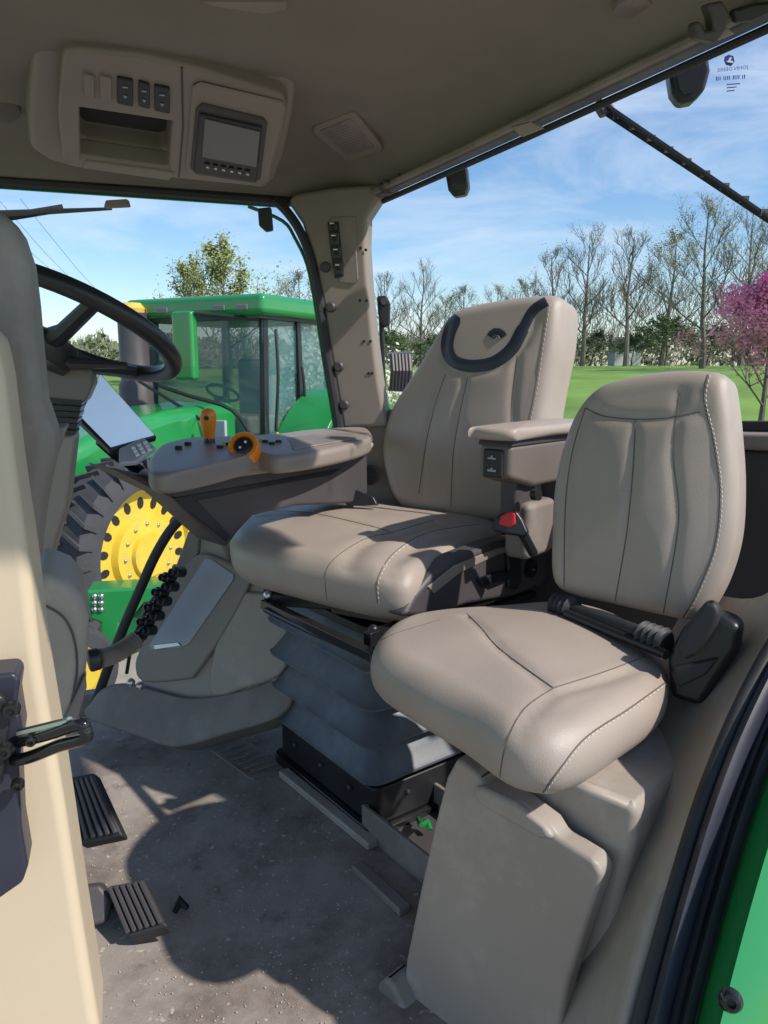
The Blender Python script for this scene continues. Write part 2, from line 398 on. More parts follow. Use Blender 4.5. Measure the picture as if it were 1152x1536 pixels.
for x,y in ((531,372),(541,372),(549,375),(540,451),(550,451),(546,512),(556,512),(553,560),(558,560)):
    m=MB(); m.lathe(on(x,y,pl),pl[1],[(.004,0),(.004,.002),(0,.003)],8); m.build('screw','black',t)
pl2=plane(at(400,325,2.0),(0,-1,0)); m=MB(); m.px([(386,312),(406,310),(409,345),(398,347),(388,338)],pl2,.02)
tag(m.build('coat_hook','black',None,bevel=.004),'black hook under the roof console corner','hook')
pl=plane(at(540,700,2.16),(-.2,-1,0)); t=thing('rear_corner_wall','taupe corner wall below the pillar with round air vent','wall',at(560,800,2.16))
m=MB(); m.px([(506,636),(540,622),(600,612),(640,640),(640,900),(440,900),(410,850),(480,700)],pl,.05); m.build('panel','taupe',t,bevel=.01)
m=MB(); q=on(556,711,pl)+pl[1]*.01; m.lathe(q,pl[1],[(.028,0),(.03,.012),(.024,.014),(.022,.006),(0,.006)],24); v=m.build('vent','plum',t)
for k in range(-2,3):
    m=MB(); m.bar(q+pl[1]*.011+Vector((-.02,.0,.008*k)),q+pl[1]*.011+Vector((.02,-.0,.008*k)),.003,.003); m.build('vent_slat','black',v)
m=MB(); A=Vector((.05,2.22,0)); B=Vector((.78,1.25,0))
m.prism([A,B,B+UP*.86,A+UP*.80],(.03,.03,0)); rw=tag(m.build('wall_rear','plum',None,bevel=.01),'dark lower wall under the rear window','wall',kind='structure')
m=MB(); m.bar(A+UP*.815,B+UP*.875,.07,.03); m.build('window_ledge','taupe',rw,bevel=.01)
m=MB(); m.bar(A+UP*.835+Vector((.03,.03,0)),B+UP*.90+Vector((.03,.03,0)),.03,.02); m.build('ledge_seal','rubber',rw,bevel=.004)

t=thing('hydraulic_strut','thin black strut with bracket outside beside the pillar','strut',at(575,600,2.4))
m=MB(); m.tube([at(571,455,2.35),at(576,600,2.35)],.008,8); m.build('rod','black',t)
pl=plane(at(576,470,2.33),(0,-1,0)); m=MB(); m.px([(565,444),(580,443),(586,456),(585,488),(575,492),(567,470)],pl,.04); m.build('bracket','black',t,bevel=.006)
m=MB(); m.cyl(at(576,452,2.30),at(576,452,2.36),.010); m.build('bolt','plum',t)
t=thing('coiled_hose_stack','grey coiled hose stack behind the operator seat outside','hose',at(600,570,2.6))
for k in range(6):
    m=MB(); x=588+k*5; m.tube([at(x,532,2.6),at(x+2,556,2.58),at(x,582,2.6)],.010,8); m.build('coil','plum',t)
for a,b in (((582,532),(617,530)),((582,583),(612,585))):
    m=MB(); m.tube([at(a[0],a[1],2.62),at(b[0],b[1],2.62)],.008,6); m.build('holder','bellow',t)

# ================================================================ ROOF CONSOLE
pl=plane3(at(90,240,1.80),at(400,287,2.0),at(200,62,1.5)); NC=pl[1]
t=thing('roof_console','taupe overhead console with switches, bin and radio screen','console',on(250,280,pl))
m=MB(); o_=[(50,74),(62,58),(95,54),(200,60),(310,84),(438,128),(448,145),(441,190),(427,250),(414,284),(398,296),(330,290),(200,277),(115,268),(72,256),(44,238),(40,190),(46,120)]
m.px([( x,y) for x,y in o_],pl,.12,off=-.02)
body=m.build('console_body','taupe',t,bevel=.022,seg=5)
m=MB(); i_=[(92,84),(96,70),(116,65),(210,74),(300,96),(424,136),(431,152),(421,205),(407,262),(394,276),(280,262),(110,242),(93,232),(86,160)]
m.px(i_,pl,.05,off=.012)
face=m.build('fascia','taupe',t,bevel=.010,seg=4)
m=MB(); m.px([(119,155),(258,176),(252,246),(121,228)],pl,.09,off=.03); cut(face,m,t)
m=MB(); m.px([(119,155),(258,176),(252,246),(121,228)],pl,.14,off=.05); cut(body,m,t)
m=MB(); m.px([(117,153),(260,174),(254,248),(119,230)],pl,.004,off=-.075); m.build('bin_floor','plum',t)
m=MB(); m.px([(129,232),(262,250),(253,262),(122,243)],pl,.01,off=.016); m.build('bin_lip','taupe',t,bevel=.004)
m=MB(); m.tube([on(272,92,pl)+pl[1]*.0125,on(274,180,pl)+pl[1]*.0125,on(268,258,pl)+pl[1]*.0125],.002,5); m.build('joint_line','plum',t)
m=MB(); m.px([(288,118),(300,112),(424,142),(428,152),(402,258),(390,268),(280,254),(278,240)],pl,.008,off=.018); m.build('display_surround','taupe',t,bevel=.004)
sw=[(125,98,141,134,'taupe'),(149,101,167,138,'taupe'),(175,104,199,146,'black'),(207,110,224,150,'black'),(231,116,254,157,'black')]
for x0,y0,x1,y1,mm in sw:
    m=MB(); m.px([(x0,y0),(x1,y0+5),(x1,y1+3),(x0,y1-2)],pl,.008,off=.018); b=m.build('switch' if mm=='black' else 'blank_plate',mm,t,bevel=.003)
    if mm=='black':
        cx=(x0+x1)/2
        m=MB(); m.px([(cx-4,y0+12),(cx+4,y0+13),(cx+4,y0+15),(cx-4,y0+14)],pl,.001,off=.0195); m.build('symbol','grey',b)
        m=MB(); m.px([(cx-3,y0+26),(cx+3,y0+27),(cx,y0+31)],pl,.001,off=.0195); m.build('symbol','grey',b)
m=MB(); m.px([(293,150),(302,141),(395,164),(400,172),(390,255),(382,262),(292,248),(285,240)],pl,.02,off=.024); fr=m.build('display_frame','plum',t,bevel=.005)
m=MB(); m.px([(298,152),(392,173),(383,256),(290,242)],pl,.008,off=.029); m.build('display','black',t,bevel=.003)
m=MB(); m.px([(306,158),(388,178),(383,232),(302,216)],pl,.002,off=.031); m.build('screen','lcd',t)
for k in range(6):
    x=306+k*12; y=226+k*2.2; m=MB(); m.px([(x,y),(x+8,y+1.5),(x+8,y+9),(x,y+7.5)],pl,.003,off=.033); b=m.build('button','plum',t,bevel=.001)
    x+=2; y+=3; m=MB(); m.px([(x,y),(x+4,y+1),(x+4,y+3),(x,y+2)],pl,.001,off=.0342); m.build('button_mark','white',b)
# speaker
q=[(468,190),(530,166),(575,222),(520,238)]
hp=[hit(ceilbv,x,y,0) for x,y in q]; cc=sum(hp,Vector())/4; nn=plane3(hp[0],hp[1],hp[2])[1]; pl=(cc,nn)
t=thing('ceiling_speaker','square perforated speaker grille set in the headliner','speaker',cc)
m=MB(); m.px([(470,188),(476,184),(524,166),(534,167),(574,216),(574,224),(528,238),(516,237),(470,196)],pl,.02,off=.006); m.build('frame','taupe',t,bevel=.004)
m=MB(); m.px([(480,192),(526,173),(563,217),(522,230)],pl,.004,off=.008); m.build('grille','taupe_d',t,bevel=.002)
m=MB()
for i in range(17):
    for j in range(13):
        u_=(i+.5)/17; v_=(j+.5)/13
        if (u_-.5)**2+(v_-.5)**2>.24: continue
        a=Vector((480,192)).lerp(Vector((526,173)),u_); b=Vector((522,230)).lerp(Vector((563,217)),u_); p=a.lerp(b,v_)
        m.lathe(on(p.x,p.y,pl)+nn*.0082,nn,[(.0013,0),(.0013,.0006),(0,.0006)],5)
tag(m.build('grille_hole','black',t),kind='stuff')
t=thing('grab_hook','dark curved bracket on the headliner at the top corner','bracket',at(1075,30,1.2))
pl=plane(at(1075,30,1.18),(0,-1,-.3)); m=MB(); m.px([(1060,5),(1085,0),(1096,20),(1090,45),(1076,64),(1045,58),(1040,34),(1050,30),(1058,46),(1070,44),(1066,22)],pl,.03); m.build('hook','plum',t,bevel=.006)
m=MB(); m.px([(1098,14),(1130,4),(1160,0),(1160,18),(1130,32),(1105,34)],pl,.02); m.build('mounting','black',t,bevel=.006)
h0=hit(ceilbv,950,4,.004)
m=MB(); m.lathe(h0,Vector((0,-.1,-1)),[(.03,0),(.028,.006),(0,.006)],20); tag(m.build('round_vent','taupe_d'),'round vent in the headliner at the top edge','vent')
h0=hit(ceilbv,5,160,.0); m=MB(); m.lathe(h0,Vector((.2,-.5,-.7)),[(.035,0),(.033,.01),(.02,.012),(0,.012)],24); tag(m.build('round_disc','taupe_m'),'round disc on the headliner left of the overhead console','vent')
m=MB(); pq=[hit(ceilbv,x,y,.003) for x,y in ((300,0),(430,0),(428,12),(395,18),(330,8))]; m.prism(pq,(0,0,.01)); tag(m.build('dome_lamp','taupe'),'pale edge of a ceiling lamp at the top of the headliner','lamp')

# ================================================================ OPERATOR SEAT
t=thing('operator_seat','large taupe leather operator seat with navy trimmed headrest on black suspension','seat',(.0,1.75,0)); OP=t
n=(sF*.97+UP*.24).normalized(); p0=at(690,650,1.93); pl=plane(p0,n)
fo=[(592,757),(572,715),(566,665),(578,615),(603,572),(630,530),(653,490),(670,467),(700,453),(760,442),(808,437),(832,440),(836,460),(832,510),(822,560),(812,620),(806,680),(800,740),(785,775),(700,778),(640,770)]
out=cr([on(x,y,pl)-n*.03 for x,y in fo],5)
sl=[[(668,562),(655,600),(640,660),(628,740)],[(702,564),(690,620),(680,680),(676,760)],[(776,534),(768,600),(768,660),(775,720)]]
topp=(p0+n*.01,n)
m=cushion(out,n,.03,.115,.045,.04,.022,[[on(x,y,topp) for x,y in s] for s in sl]+[[on(x,y,topp) for x,y in ((668,480),(664,530),(676,556),(705,560),(750,552),(786,518),(804,474))]],dent=.006,dw=.012)
bv=m.bvh(); bk=m.build('backrest','leather',t,ang=75)
seam(bv,sl,bk,stitch=False)
seam(bv,[[(822,455),(812,520),(800,600),(785,660)]],bk,name='side_seam')
m=ribbon(bv,[(697,462),(684,478),(674,500),(671,522),(680,541),(706,549),(740,544),(768,523),(786,491),(803,463),(838,443)],lambda u:(10 if u<.06 else (19 if u<.75 else 15)),.0022,7); m.build('navy_trim','trim',bk,recalc=False)
m=ribbon(bv,[(736,506),(739,501),(745,498),(752,501),(755,506)],13,.002); m.build('badge_patch','trim',bk)
m=ribbon(bv,[(740,507),(744,503),(748,504),(751,509)],1.5,.0035,3); m.build('deer_emblem','taupe_d',bk)
fo=[(346,824),(350,802),(384,786),(450,774),(540,770),(640,782),(738,795),(752,810),(722,832),(664,862),(626,884),(597,889),(540,880),(470,866),(400,850),(360,838)]
out=cr([atz(x,y,.585) for x,y in fo],5)
tp=(Vector((0,0,.645)),UP)
sl=[[(400,766),(470,770),(560,790),(590,800)],[(490,900),(492,850),(540,812),(590,798),(650,780)],[(566,905),(566,870),(590,830),(640,800),(720,786)]]
dl=[[on(x,y,tp) for x,y in s] for s in sl]
m=cushion(out,UP,.045,.07,.055,.05,.018,dl,dent=.009,dw=.022)
bv=m.bvh(); cu=m.build('seat_cushion','leather',t,ang=75)
seam(bv,sl[:2],cu,stitch=False); seam(bv,sl[2:],cu)
pl=plane(at(700,870,1.50),sL)
m=MB(); m.px(([(604,926),(622,893),(650,860),(690,834),(745,812),(790,804),(822,806),(828,850),(815,880),(770,895),(700,908),(650,925)]),pl,.05); st=m.build('side_trim','plum',t,bevel=.012)
m=MB(); m.px([(640,880),(680,848),(745,822),(780,815),(780,822),(745,832),(690,858),(650,890)],pl,.004,off=.003); m.build('trim_ridge','taupe',st,bevel=.002)
m=MB(); m.px([(712,868),(735,858),(760,855),(762,868),(740,872),(720,880)],pl,.012,off=.012); m.build('adjust_lever','black',st,bevel=.004)
m=MB(); m.px([(756,822),(776,818),(778,870),(770,885),(758,880)],pl,.02,off=.01); m.build('recline_handle','black',st,bevel=.005)
m=MB(); q=on(793,852,pl); m.lathe(q,pl[1],[(.022,0),(.021,.012),(.008,.014),(.006,.02),(0,.02)],22); m.build('knob','blackgloss',st)
m=MB(); m.prism([atz(x,y,.515) for x,y in ((400,890),(640,905),(800,850),(560,800))],(0,0,-.03)); m.build('seat_pan','black',t,bevel=.006)
for a,b,w_,h_ in ((atz(396,905,.49),atz(562,985,.49),.02,.02),(atz(396,885,.5),atz(700,900,.5),.015,.02),(atz(550,960,.5),atz(800,870,.5),.02,.03),(atz(545,975,.47),atz(800,890,.47),.02,.015),(atz(500,910,.5),atz(640,935,.5),.02,.025)):
    m=MB(); m.bar(a,b,w_,h_); m.build('slide_rail','blackgloss',t,bevel=.003)
m=MB(); m.tube([atz(398,915,.485),atz(470,950,.48),atz(560,990,.48),atz(600,975,.48)],.006,8); m.build('adjust_bar','blackgloss',t)
for x,y in ((402,893),(560,945)):
    m=MB(); m.ball(atz(x,y,.51),.011,10); m.build('clamp','steel' if x<450 else 'black',t)
cb=Vector((.005,1.745,0))
def rr(cx,z,a,b,e=5,N=72):
    o=[]
    for k in range(N):
        th=2*math.pi*k/N; c_,s_=math.cos(th),math.sin(th)
        o.append(cx+bF*(a*math.copysign(abs(c_)**(2/e),c_))+bL*(b*math.copysign(abs(s_)**(2/e),s_))+UP*z)
    return o
m=MB(); prof=[]; nc=4; z0,z1=.115,.455
for i in range(nc):
    for u,rad in ((0,-.032),(.08,-.030),(.17,.020),(.22,.028),(.29,.029),(.36,.022),(.65,.006),(.93,-.012),(.98,-.024)):
        prof.append((z0+(z1-z0)*(i+u)/nc,rad+.008*(i/nc)))
prof.append((z1,-.015))
rows=[]
for z,d in prof:
    sag=lambda p,k: Vector((0,0,-.006*abs(math.sin(k*math.pi/18))*(1 if d>.0 else .3)))
    r=[p+sag(p,k) for k,p in enumerate(rr(cb,z,.185+d,.20+d,9))]; rows.append(r+[r[0]])
m.grid(rows); m.build('bellows','bellow',t,ang=30)
m=MB(); m.prism(rr(cb,.475,.20,.215,10,36),(0,0,-.02)); m.build('upper_plate','black',t,bevel=.004)
m=MB(); m.prism(rr(cb,.0,.205,.225,16,40),(0,0,.025)); m.build('base_plate','blackgloss',t,bevel=.004)
m=MB(); m.prism(rr(cb,.026,.19,.21,16,40),(0,0,.085)); m.build('suspension_base','black',t,bevel=.004)
for s in (-.12,0.,.12):
    m=MB(); m.ball(cb+bF*.193+bL*s+UP*.08,.006,8); m.build('base_bolt','plum',t)
for s in (-.1,.1):
    m=MB(); m.ball(cb+bL*.213+bF*s+UP*.08,.006,8); m.build('base_bolt','plum',t)
pl=plane(at(765,788,1.45),(-.3,-1,.2)); m=MB(); m.px([(740,778),(752,768),(775,766),(784,780),(793,800),(785,806),(752,800),(738,796)],pl,.03); bb=m.build('belt_buckle','black',t,bevel=.006)
m=MB(); m.px([(752,774),(762,768),(773,770),(774,786),(765,792),(748,787)],pl,.01,off=.006); m.build('release_button','red',bb,bevel=.003)
m=MB(); m.tube([at(784,800,1.47),at(800,830,1.5)],.010,8); m.build('buckle_stalk','black',bb)
pl=plane(at(505,742,1.9),(-.3,-1,.3)); m=MB(); m.px([(474,730),(500,733),(502,748),(476,745)],pl,.01); m.build('belt_tongue','steel',t,bevel=.003)
m=MB(); m.px([(498,735),(520,728),(560,745),(566,757),(520,758)],pl,.02); m.build('belt_strap','black',t,bevel=.004)
# armrest
C0=at(766,697,1.45)
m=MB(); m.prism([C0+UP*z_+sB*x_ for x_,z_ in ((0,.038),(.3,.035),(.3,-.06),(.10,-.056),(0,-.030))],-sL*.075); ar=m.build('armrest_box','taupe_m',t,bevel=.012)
m=MB(); m.prism([C0+UP*z_+sB*x_+sL*.002 for x_,z_ in ((.008,.050),(.3,.050),(.3,.03),(.0,.034))],-sL*.079); m.build('armrest_gap','plum',ar,bevel=.003)
o_=[C0+sL*.010+sB*-.012,C0+sL*.012+sB*.03,C0+sL*.012+sB*.3,C0-sL*.083+sB*.3,C0-sL*.085+sB*.0,C0-sL*.073-sB*.02,C0-sL*.03-sB*.025]
m=cushion([p+UP*.058 for p in cr(o_,6)],UP,.012,.012,.012,.011,.005,inner=8); m.build('armrest_pad','leather',ar,ang=75)
m=MB(); c_=C0-sL*.0375-sB*.003; m.box(c_+UP*.0,sL,sB,UP,.022,.004,.028); sp=m.build('armrest_switch','black',ar,bevel=.004)
for dz,w_,h_ in ((.010,.009,.0015),(-.014,.009,.002)):
    m=MB(); m.box(c_-sB*.0055+UP*dz,sL,sB,UP,w_,.0010,h_); m.box(c_-sB*.0055+UP*(dz+.0035),sL,sB,UP,.002,.0010,.002); m.build('switch_symbol','grey',sp)
m=MB(); m.box(C0+sB*.1-sL*.04-UP*.09,sL,sB,UP,.02,.04,.06); m.build('armrest_bracket','plum',ar,bevel=.008)
m=MB(); m.box(C0+sB*.14-sL*.03-UP*.15,sL,sB,UP,.03,.06,.06); m.build('recliner_cover','taupe_d',t,bevel=.015)
m=MB(); m.cyl(at(800,742,1.5),at(808,742,1.49),.012); m.build('pivot','black',ar)

# ================================================================ PASSENGER SEAT
t=thing('passenger_seat','small taupe leather fold-down seat on a pedestal in the foreground','seat',(.3,1.1,0))
nn=Vector((-.63*.978,-.77*.978,.21)).normalized(); p0=at(930,800,1.22); pl=plane(p0,nn)
fo=[(824,868),(822,800),(825,735),(838,672),(860,615),(893,578),(940,562),(1000,553),(1058,553),(1086,562),(1094,595),(1100,650),(1104,720),(1100,800),(1082,865),(1055,915),(1030,930),(980,922),(910,906),(850,892)]
out=cr([on(x,y,pl)-nn*.02 for x,y in fo],5)
tp=(p0+nn*.012,nn)
sl=[[(878,612),(905,624),(953,629),(1000,627),(1050,618)],[(953,629),(950,700),(940,800),(922,905)],[(878,612),(858,680),(848,760),(846,880)],[(1020,590),(1010,680),(1018,780),(995,920)]]
m=cushion(out,nn,.025,.07,.035,.03,.016,[[on(x,y,tp) for x,y in s] for s in sl],dent=.004,dw=.010)
bv=m.bvh(); bk=m.build('backrest','leather',t,ang=75)
seam(bv,sl,bk,stitch=False)
seam(bv,[[(1062,562),(1056,600),(1070,660),(1080,740),(1072,820),(1045,890),(1025,925)]],bk,r=.0012,name='side_seam')
fo=[(558,1008),(566,972),(600,948),(660,936),(740,930),(850,925),(930,945),(985,985),(1003,1030),(990,1066),(930,1108),(872,1142),(822,1152),(762,1138),(690,1092),(610,1046)]
out=cr([atz(x,y,.53) for x,y in fo],5); tp=(Vector((0,0,.585)),UP)
sl=[[(700,920),(722,942),(752,975),(830,1032)],[(830,1032),(900,1010),(968,985)],[(830,1032),(785,1065),(758,1120),(748,1180)],[(572,960),(600,948),(660,930)],[(1003,1020),(945,1062),(880,1105),(842,1150),(815,1188)]]
m=cushion(out,UP,.042,.055,.05,.045,.016,[[on(x,y,tp) for x,y in s] for s in sl[:3]],dent=.005,dw=.010)
bv=m.bvh(); cu=m.build('seat_cushion','leather',t,ang=75)
seam(bv,sl[:4],cu,stitch=False); seam(bv,sl[4:],cu,r=.0012,name='edge_seam')
m=MB(); pa=at(832,905,1.27); pb=at(1000,965,1.06); q=[pa.lerp(pb,i/40) for i in range(41)]
m.tube(q,[.013+(.006 if (i<8 and i%2) or (i>32 and i%2) else 0)+(.004 if i<8 or i>32 else 0) for i in range(41)],14); m.build('pivot_bar','rubber',t)
m=MB(); m.tube([at(850,920,1.22),at(1000,982,1.04)],.008,10); m.build('lower_bar','black',t)
pl=plane(at(1050,980,1.02),(-.5,-.85,.1)); m=MB(); m.px([(1000,985),(1022,945),(1050,920),(1085,925),(1113,938),(1108,975),(1052,1062),(1005,1048)],pl,.06); lb=m.build('hinge_bracket','black',t,bevel=.012)
m=MB(); m.px([(1020,968),(1040,925),(1062,898),(1078,900),(1084,915),(1078,935),(1052,975),(1030,985)],pl,.03,off=.030); m.build('release_lever','rubber',lb,bevel=.010)
m=MB(); m.px([(1010,1000),(1080,985),(1060,1010),(1020,1030)],pl,.01,off=.008); m.build('bracket_recess','rubber',lb,bevel=.004)
# pedestal
A0=at(675,1150,1.0); B0=at(900,1300,.83); pl=plane3(A0,B0,A0+UP)
t=thing('seat_pedestal','light taupe storage box carrying the small fold-down seat','storage box',(.2,1.0,0))
m=MB(); m.px([(660,1170),(690,1132),(760,1140),(822,1186),(915,1226),(928,1240),(922,1292),(905,1370),(862,1600),(620,1600)],pl,.30,off=-.045); m.build('box_body','taupe_l',t,bevel=.014,seg=4)
m=MB(); m.px([(684,1138),(714,1160),(722,1176),(780,1204),(822,1236),(836,1258),(890,1292),(902,1312),(898,1330),(878,1390),(850,1480),(826,1620),(598,1620),(600,1520),(608,1440),(628,1340),(650,1240),(668,1168)],pl,.035,off=0); dr=m.build('box_door','taupe_l',t,bevel=.012,seg=4)
m=MB(); m.px([(712,1182),(722,1176),(776,1202),(820,1236),(834,1258),(812,1256),(770,1232),(722,1206)],pl,.02,off=.008); m.build('door_latch','taupe_l',dr,bevel=.009,seg=4)
m=MB(); m.px([(584,1462),(594,1452),(604,1456),(640,1530),(680,1620),(584,1620)],pl,.05,off=.03); m.build('base_trim','taupe_d',t,bevel=.008)

# ================================================================ REAR FENDER WALL + SEAL + GREEN BODY
t=thing('fender_wall','smooth taupe inner wall sweeping up beside the door opening','wall panel',(.45,.8,0))
rows_px=[[(1230,800,1.02),(1160,900,1.04),(1100,900,1.16),(1040,880,1.3)],
[(1190,900,.98),(1140,960,1.0),(1085,970,1.1),(1000,960,1.25)],
[(1135,985,.93),(1085,1065,.95),(1040,1070,1.02),(960,1060,1.15)],
[(1085,1085,.88),(1040,1150,.89),(1000,1160,.95),(890,1160,1.10)],
[(1040,1200,.83),(1000,1260,.83),(955,1270,.90),(860,1260,1.05)],
[(1000,1330,.78),(965,1370,.77),(930,1380,.86),(840,1390,1.0)],
[(962,1470,.73),(935,1490,.72),(900,1500,.82),(800,1510,.95)],
[(930,1600,.69),(905,1610,.68),(870,1620,.78),(770,1620,.9)]]
m=MB(); m.grid([[at(*p) for p in r] for r in rows_px]); m.build('panel','taupe_l',t,sub=2,solid=.0)
t=thing('door_seal','pair of black rubber door seals running down the right of the opening','door seal',(.5,.7,0))
def line(ps,dy,dx=0): return cr([at(x+dx,y,d+dy) for x,y,d in ps],5,False)
edge=[(1235,800,1.0),(1195,895,.96),(1140,985,.91),(1090,1085,.86),(1045,1200,.81),(1005,1330,.76),(967,1470,.71),(935,1600,.67)]
m=MB(); m.tube(line(edge,.012,10),.010,10); m.build('inner_seal','rubber',t)
m=MB(); m.grid([line(edge,.0,20),line(edge,-.012,30),line(edge,-.012,48),line(edge,.0,54)]); m.build('flat_seal','trim',t,recalc=False,ang=60)
m=MB(); m.tube(line(edge,.003,60),.0045,8); m.build('middle_bead','rubber',t)
m=MB(); m.grid([line(edge,.0,66),line(edge,-.018,74),line(edge,-.018,88),line(edge,-.0,96)]); m.build('outer_seal','rubber',t,recalc=False,ang=60)
m=MB(); l1=line(edge,.02,-5); l2=line(edge,.006,104); m.grid([l1,l2]); m.build('channel_base','black',t,recalc=False)
t=thing('door_frame_body','glossy green body panel at the lower right corner with black bolt','body panel',(.6,.6,0))
l3=line(edge,-.01,92); l4=line(edge,-.06,130); l5=line(edge,-.05,300); l6=line(edge,.1,500)
m=MB(); m.grid([l3,l4,l5,l6]); m.build('panel','green',t,recalc=False,ang=80)
q=at(1096,1502,.60); nrm=Vector((-.3,-.9,.3)).normalized()
m=MB(); m.lathe(q,nrm,[(.011,-.004),(.011,.0),(.008,.005),(.0045,.006),(.004,.002),(0,.002)],24); m.build('bolt','blackgloss',t)

# ================================================================ LEFT POST
t=thing('front_door_post','cream painted front door post with taupe trim at the left edge','door post',(-.4,.6,0))
pl=plane(at(40,900,.66),(.35,-1,.0))
m=MB(); m.px([(-60,470),(-8,495),(6,560),(22,690),(46,860),(62,1000),(96,1200),(126,1400),(155,1580),(-60,1580)],pl,.10); m.build('post_panel','cream',t,bevel=.012)
pl=plane(at(40,600,.74),(.35,-1,0))
m=MB(); m.px([(-60,296),(2,310),(26,338),(42,385),(50,450),(56,520),(64,600),(80,648),(83,678),(74,716),(64,765),(55,830),(52,880),(-60,880)],pl,.10); m.build('post_trim','taupe_d',t,bevel=.022,seg=5)
m=MB(); m.px([(50,790),(66,760),(82,690),(96,650),(100,640),(70,640),(40,800)],plane(at(60,700,.86),(.35,-1,0)),.06); m.build('inner_trim','taupe_d',t,bevel=.01)
t=thing('front_side_console','rounded taupe side box behind the left door post','console',(-.45,.9,0))
pl=plane(at(90,980,.92),(.4,-1,0)); m=MB(); m.px([(40,858),(75,860),(105,872),(125,895),(134,930),(132,985),(126,1040),(112,1090),(97,1140),(98,1180),(30,1160)],pl,.16); m.build('shell','taupe_l',t,bevel=.02,seg=5)
m=MB(); m.px([(90,1090),(128,1010),(130,1030),(108,1110),(96,1140)],pl,.02,off=.006); m.build('edge_ridge','taupe_d',t,bevel=.004)
m=MB(); m.tube(cr([on(x,y,pl)+pl[1]*.001 for x,y in ((62,905),(95,925),(112,960),(116,1010),(104,1070))],5,False),.0015,5); m.build('joint_line','plum',t)
t=thing('door_latch','black door latch plate with looped metal striker on the left post','latch',(-.3,.55,0))
pl=plane(at(15,1150,.60),(.35,-1,0))
m=MB(); m.px([(-30,1015),(22,1010),(30,1020),(26,1050),(34,1100),(28,1150),(32,1240),(42,1300),(34,1325),(-30,1370)],pl,.04); m.build('plate','trim',t,bevel=.005)
m=MB(); m.tube(cr([at(28,1112,.60),at(70,1102,.585),at(118,1086,.57),at(127,1092,.568),at(127,1108,.568),at(90,1118,.58),at(44,1136,.595),at(20,1140,.6)],5,False),.0055,10); m.build('striker','blackgloss',t)
m=MB(); m.tube([at(30,1100,.595),at(105,1082,.575)],.004,8); m.build('striker_pin','steel',t)
for x,y,r_ in ((16,1066,.0075),(6,1128,.007),(26,1180,.0055),(46,1112,.005)):
    m=MB(); m.lathe(at(x,y,.585),(.35,-1,0),[(r_,-.006),(r_,0),(r_*.8,.003),(r_*.45,.0035),(r_*.4,.001),(0,.001)],14); m.build('bolt','blackgloss',t)
m=MB(); m.px([(-30,1030),(8,1036),(18,1060),(6,1170),(-30,1180)],pl,.012,off=.012); m.build('catch','black',t,bevel=.004)
t=thing('coil_cover','ribbed grey flexible sleeve with black knob beside the left console','hose',at(170,975,1.2))
pa=at(150,988,1.18); pb=at(206,958,1.24); q=[pa.lerp(pb,i/26)+Vector((0,0,-.006*math.sin(math.pi*i/26))) for i in range(27)]
m=MB(); m.tube(q,[.0165 if i%2 else .0115 for i in range(27)],14); m.build('sleeve','taupe_d',t)
m=MB(); m.cyl(at(132,992,1.17),at(150,987,1.18),.019,16); m.build('knob','black',t,bevel=.004)
# ================================================================ STEERING
t=thing('steering_wheel','black steering wheel tilted on a grey column','steering wheel',at(75,620,1.3))
C=at(104,487,1.30); n=Vector((.28,.37,.885)).normalized(); u=Vector((1,0,-.31)); u=(u-n*u.dot(n)).normalized(); v=n.cross(u)
m=MB(); ring=[C+(u*math.cos(2*math.pi*k/64)+v*math.sin(2*math.pi*k/64))*.178 for k in range(64)]
m.tube(ring,.0150,14,closed=True); m.build('rim','black',t)
hub=C-n*.05-u*.03
for a in (R(-60),R(60),R(180)):
    e=C+(u*math.cos(a)+v*math.sin(a))*.175
    m=MB(); m.tube([hub+(e-hub)*.1,hub.lerp(e,.5)-n*.012,e],[.022,.014,.012],8); m.build('spoke','black',t)
m=MB(); m.lathe(hub,n,[(0,-.03),(.05,-.03),(.06,-.01),(.058,.012),(.04,.022),(0,.024)],32); m.build('hub','black',t)
m=MB(); m.tube([at(64,520,1.27),at(110,545,1.27),at(190,548,1.27)],[.010,.011,.005],8); m.build('stalk','black',t)
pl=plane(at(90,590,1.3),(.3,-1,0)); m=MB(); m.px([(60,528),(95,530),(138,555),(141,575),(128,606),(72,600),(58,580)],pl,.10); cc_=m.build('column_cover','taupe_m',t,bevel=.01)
m=MB()
for k in range(6):
    y=598+k*9; m.px([(70-k*1.5,y),(124-k*2,y+3),(122-k*2,y+9.5),(70-k*1.5,y+6.5)],pl,.10-.004*k,off=.006*((k%2)))
m.build('column_boot','black',t)
m=MB(); m.px([(66,648),(112,652),(100,760),(58,900),(40,900)],pl,.1,off=-.01); m.build('column','taupe',t,bevel=.015)

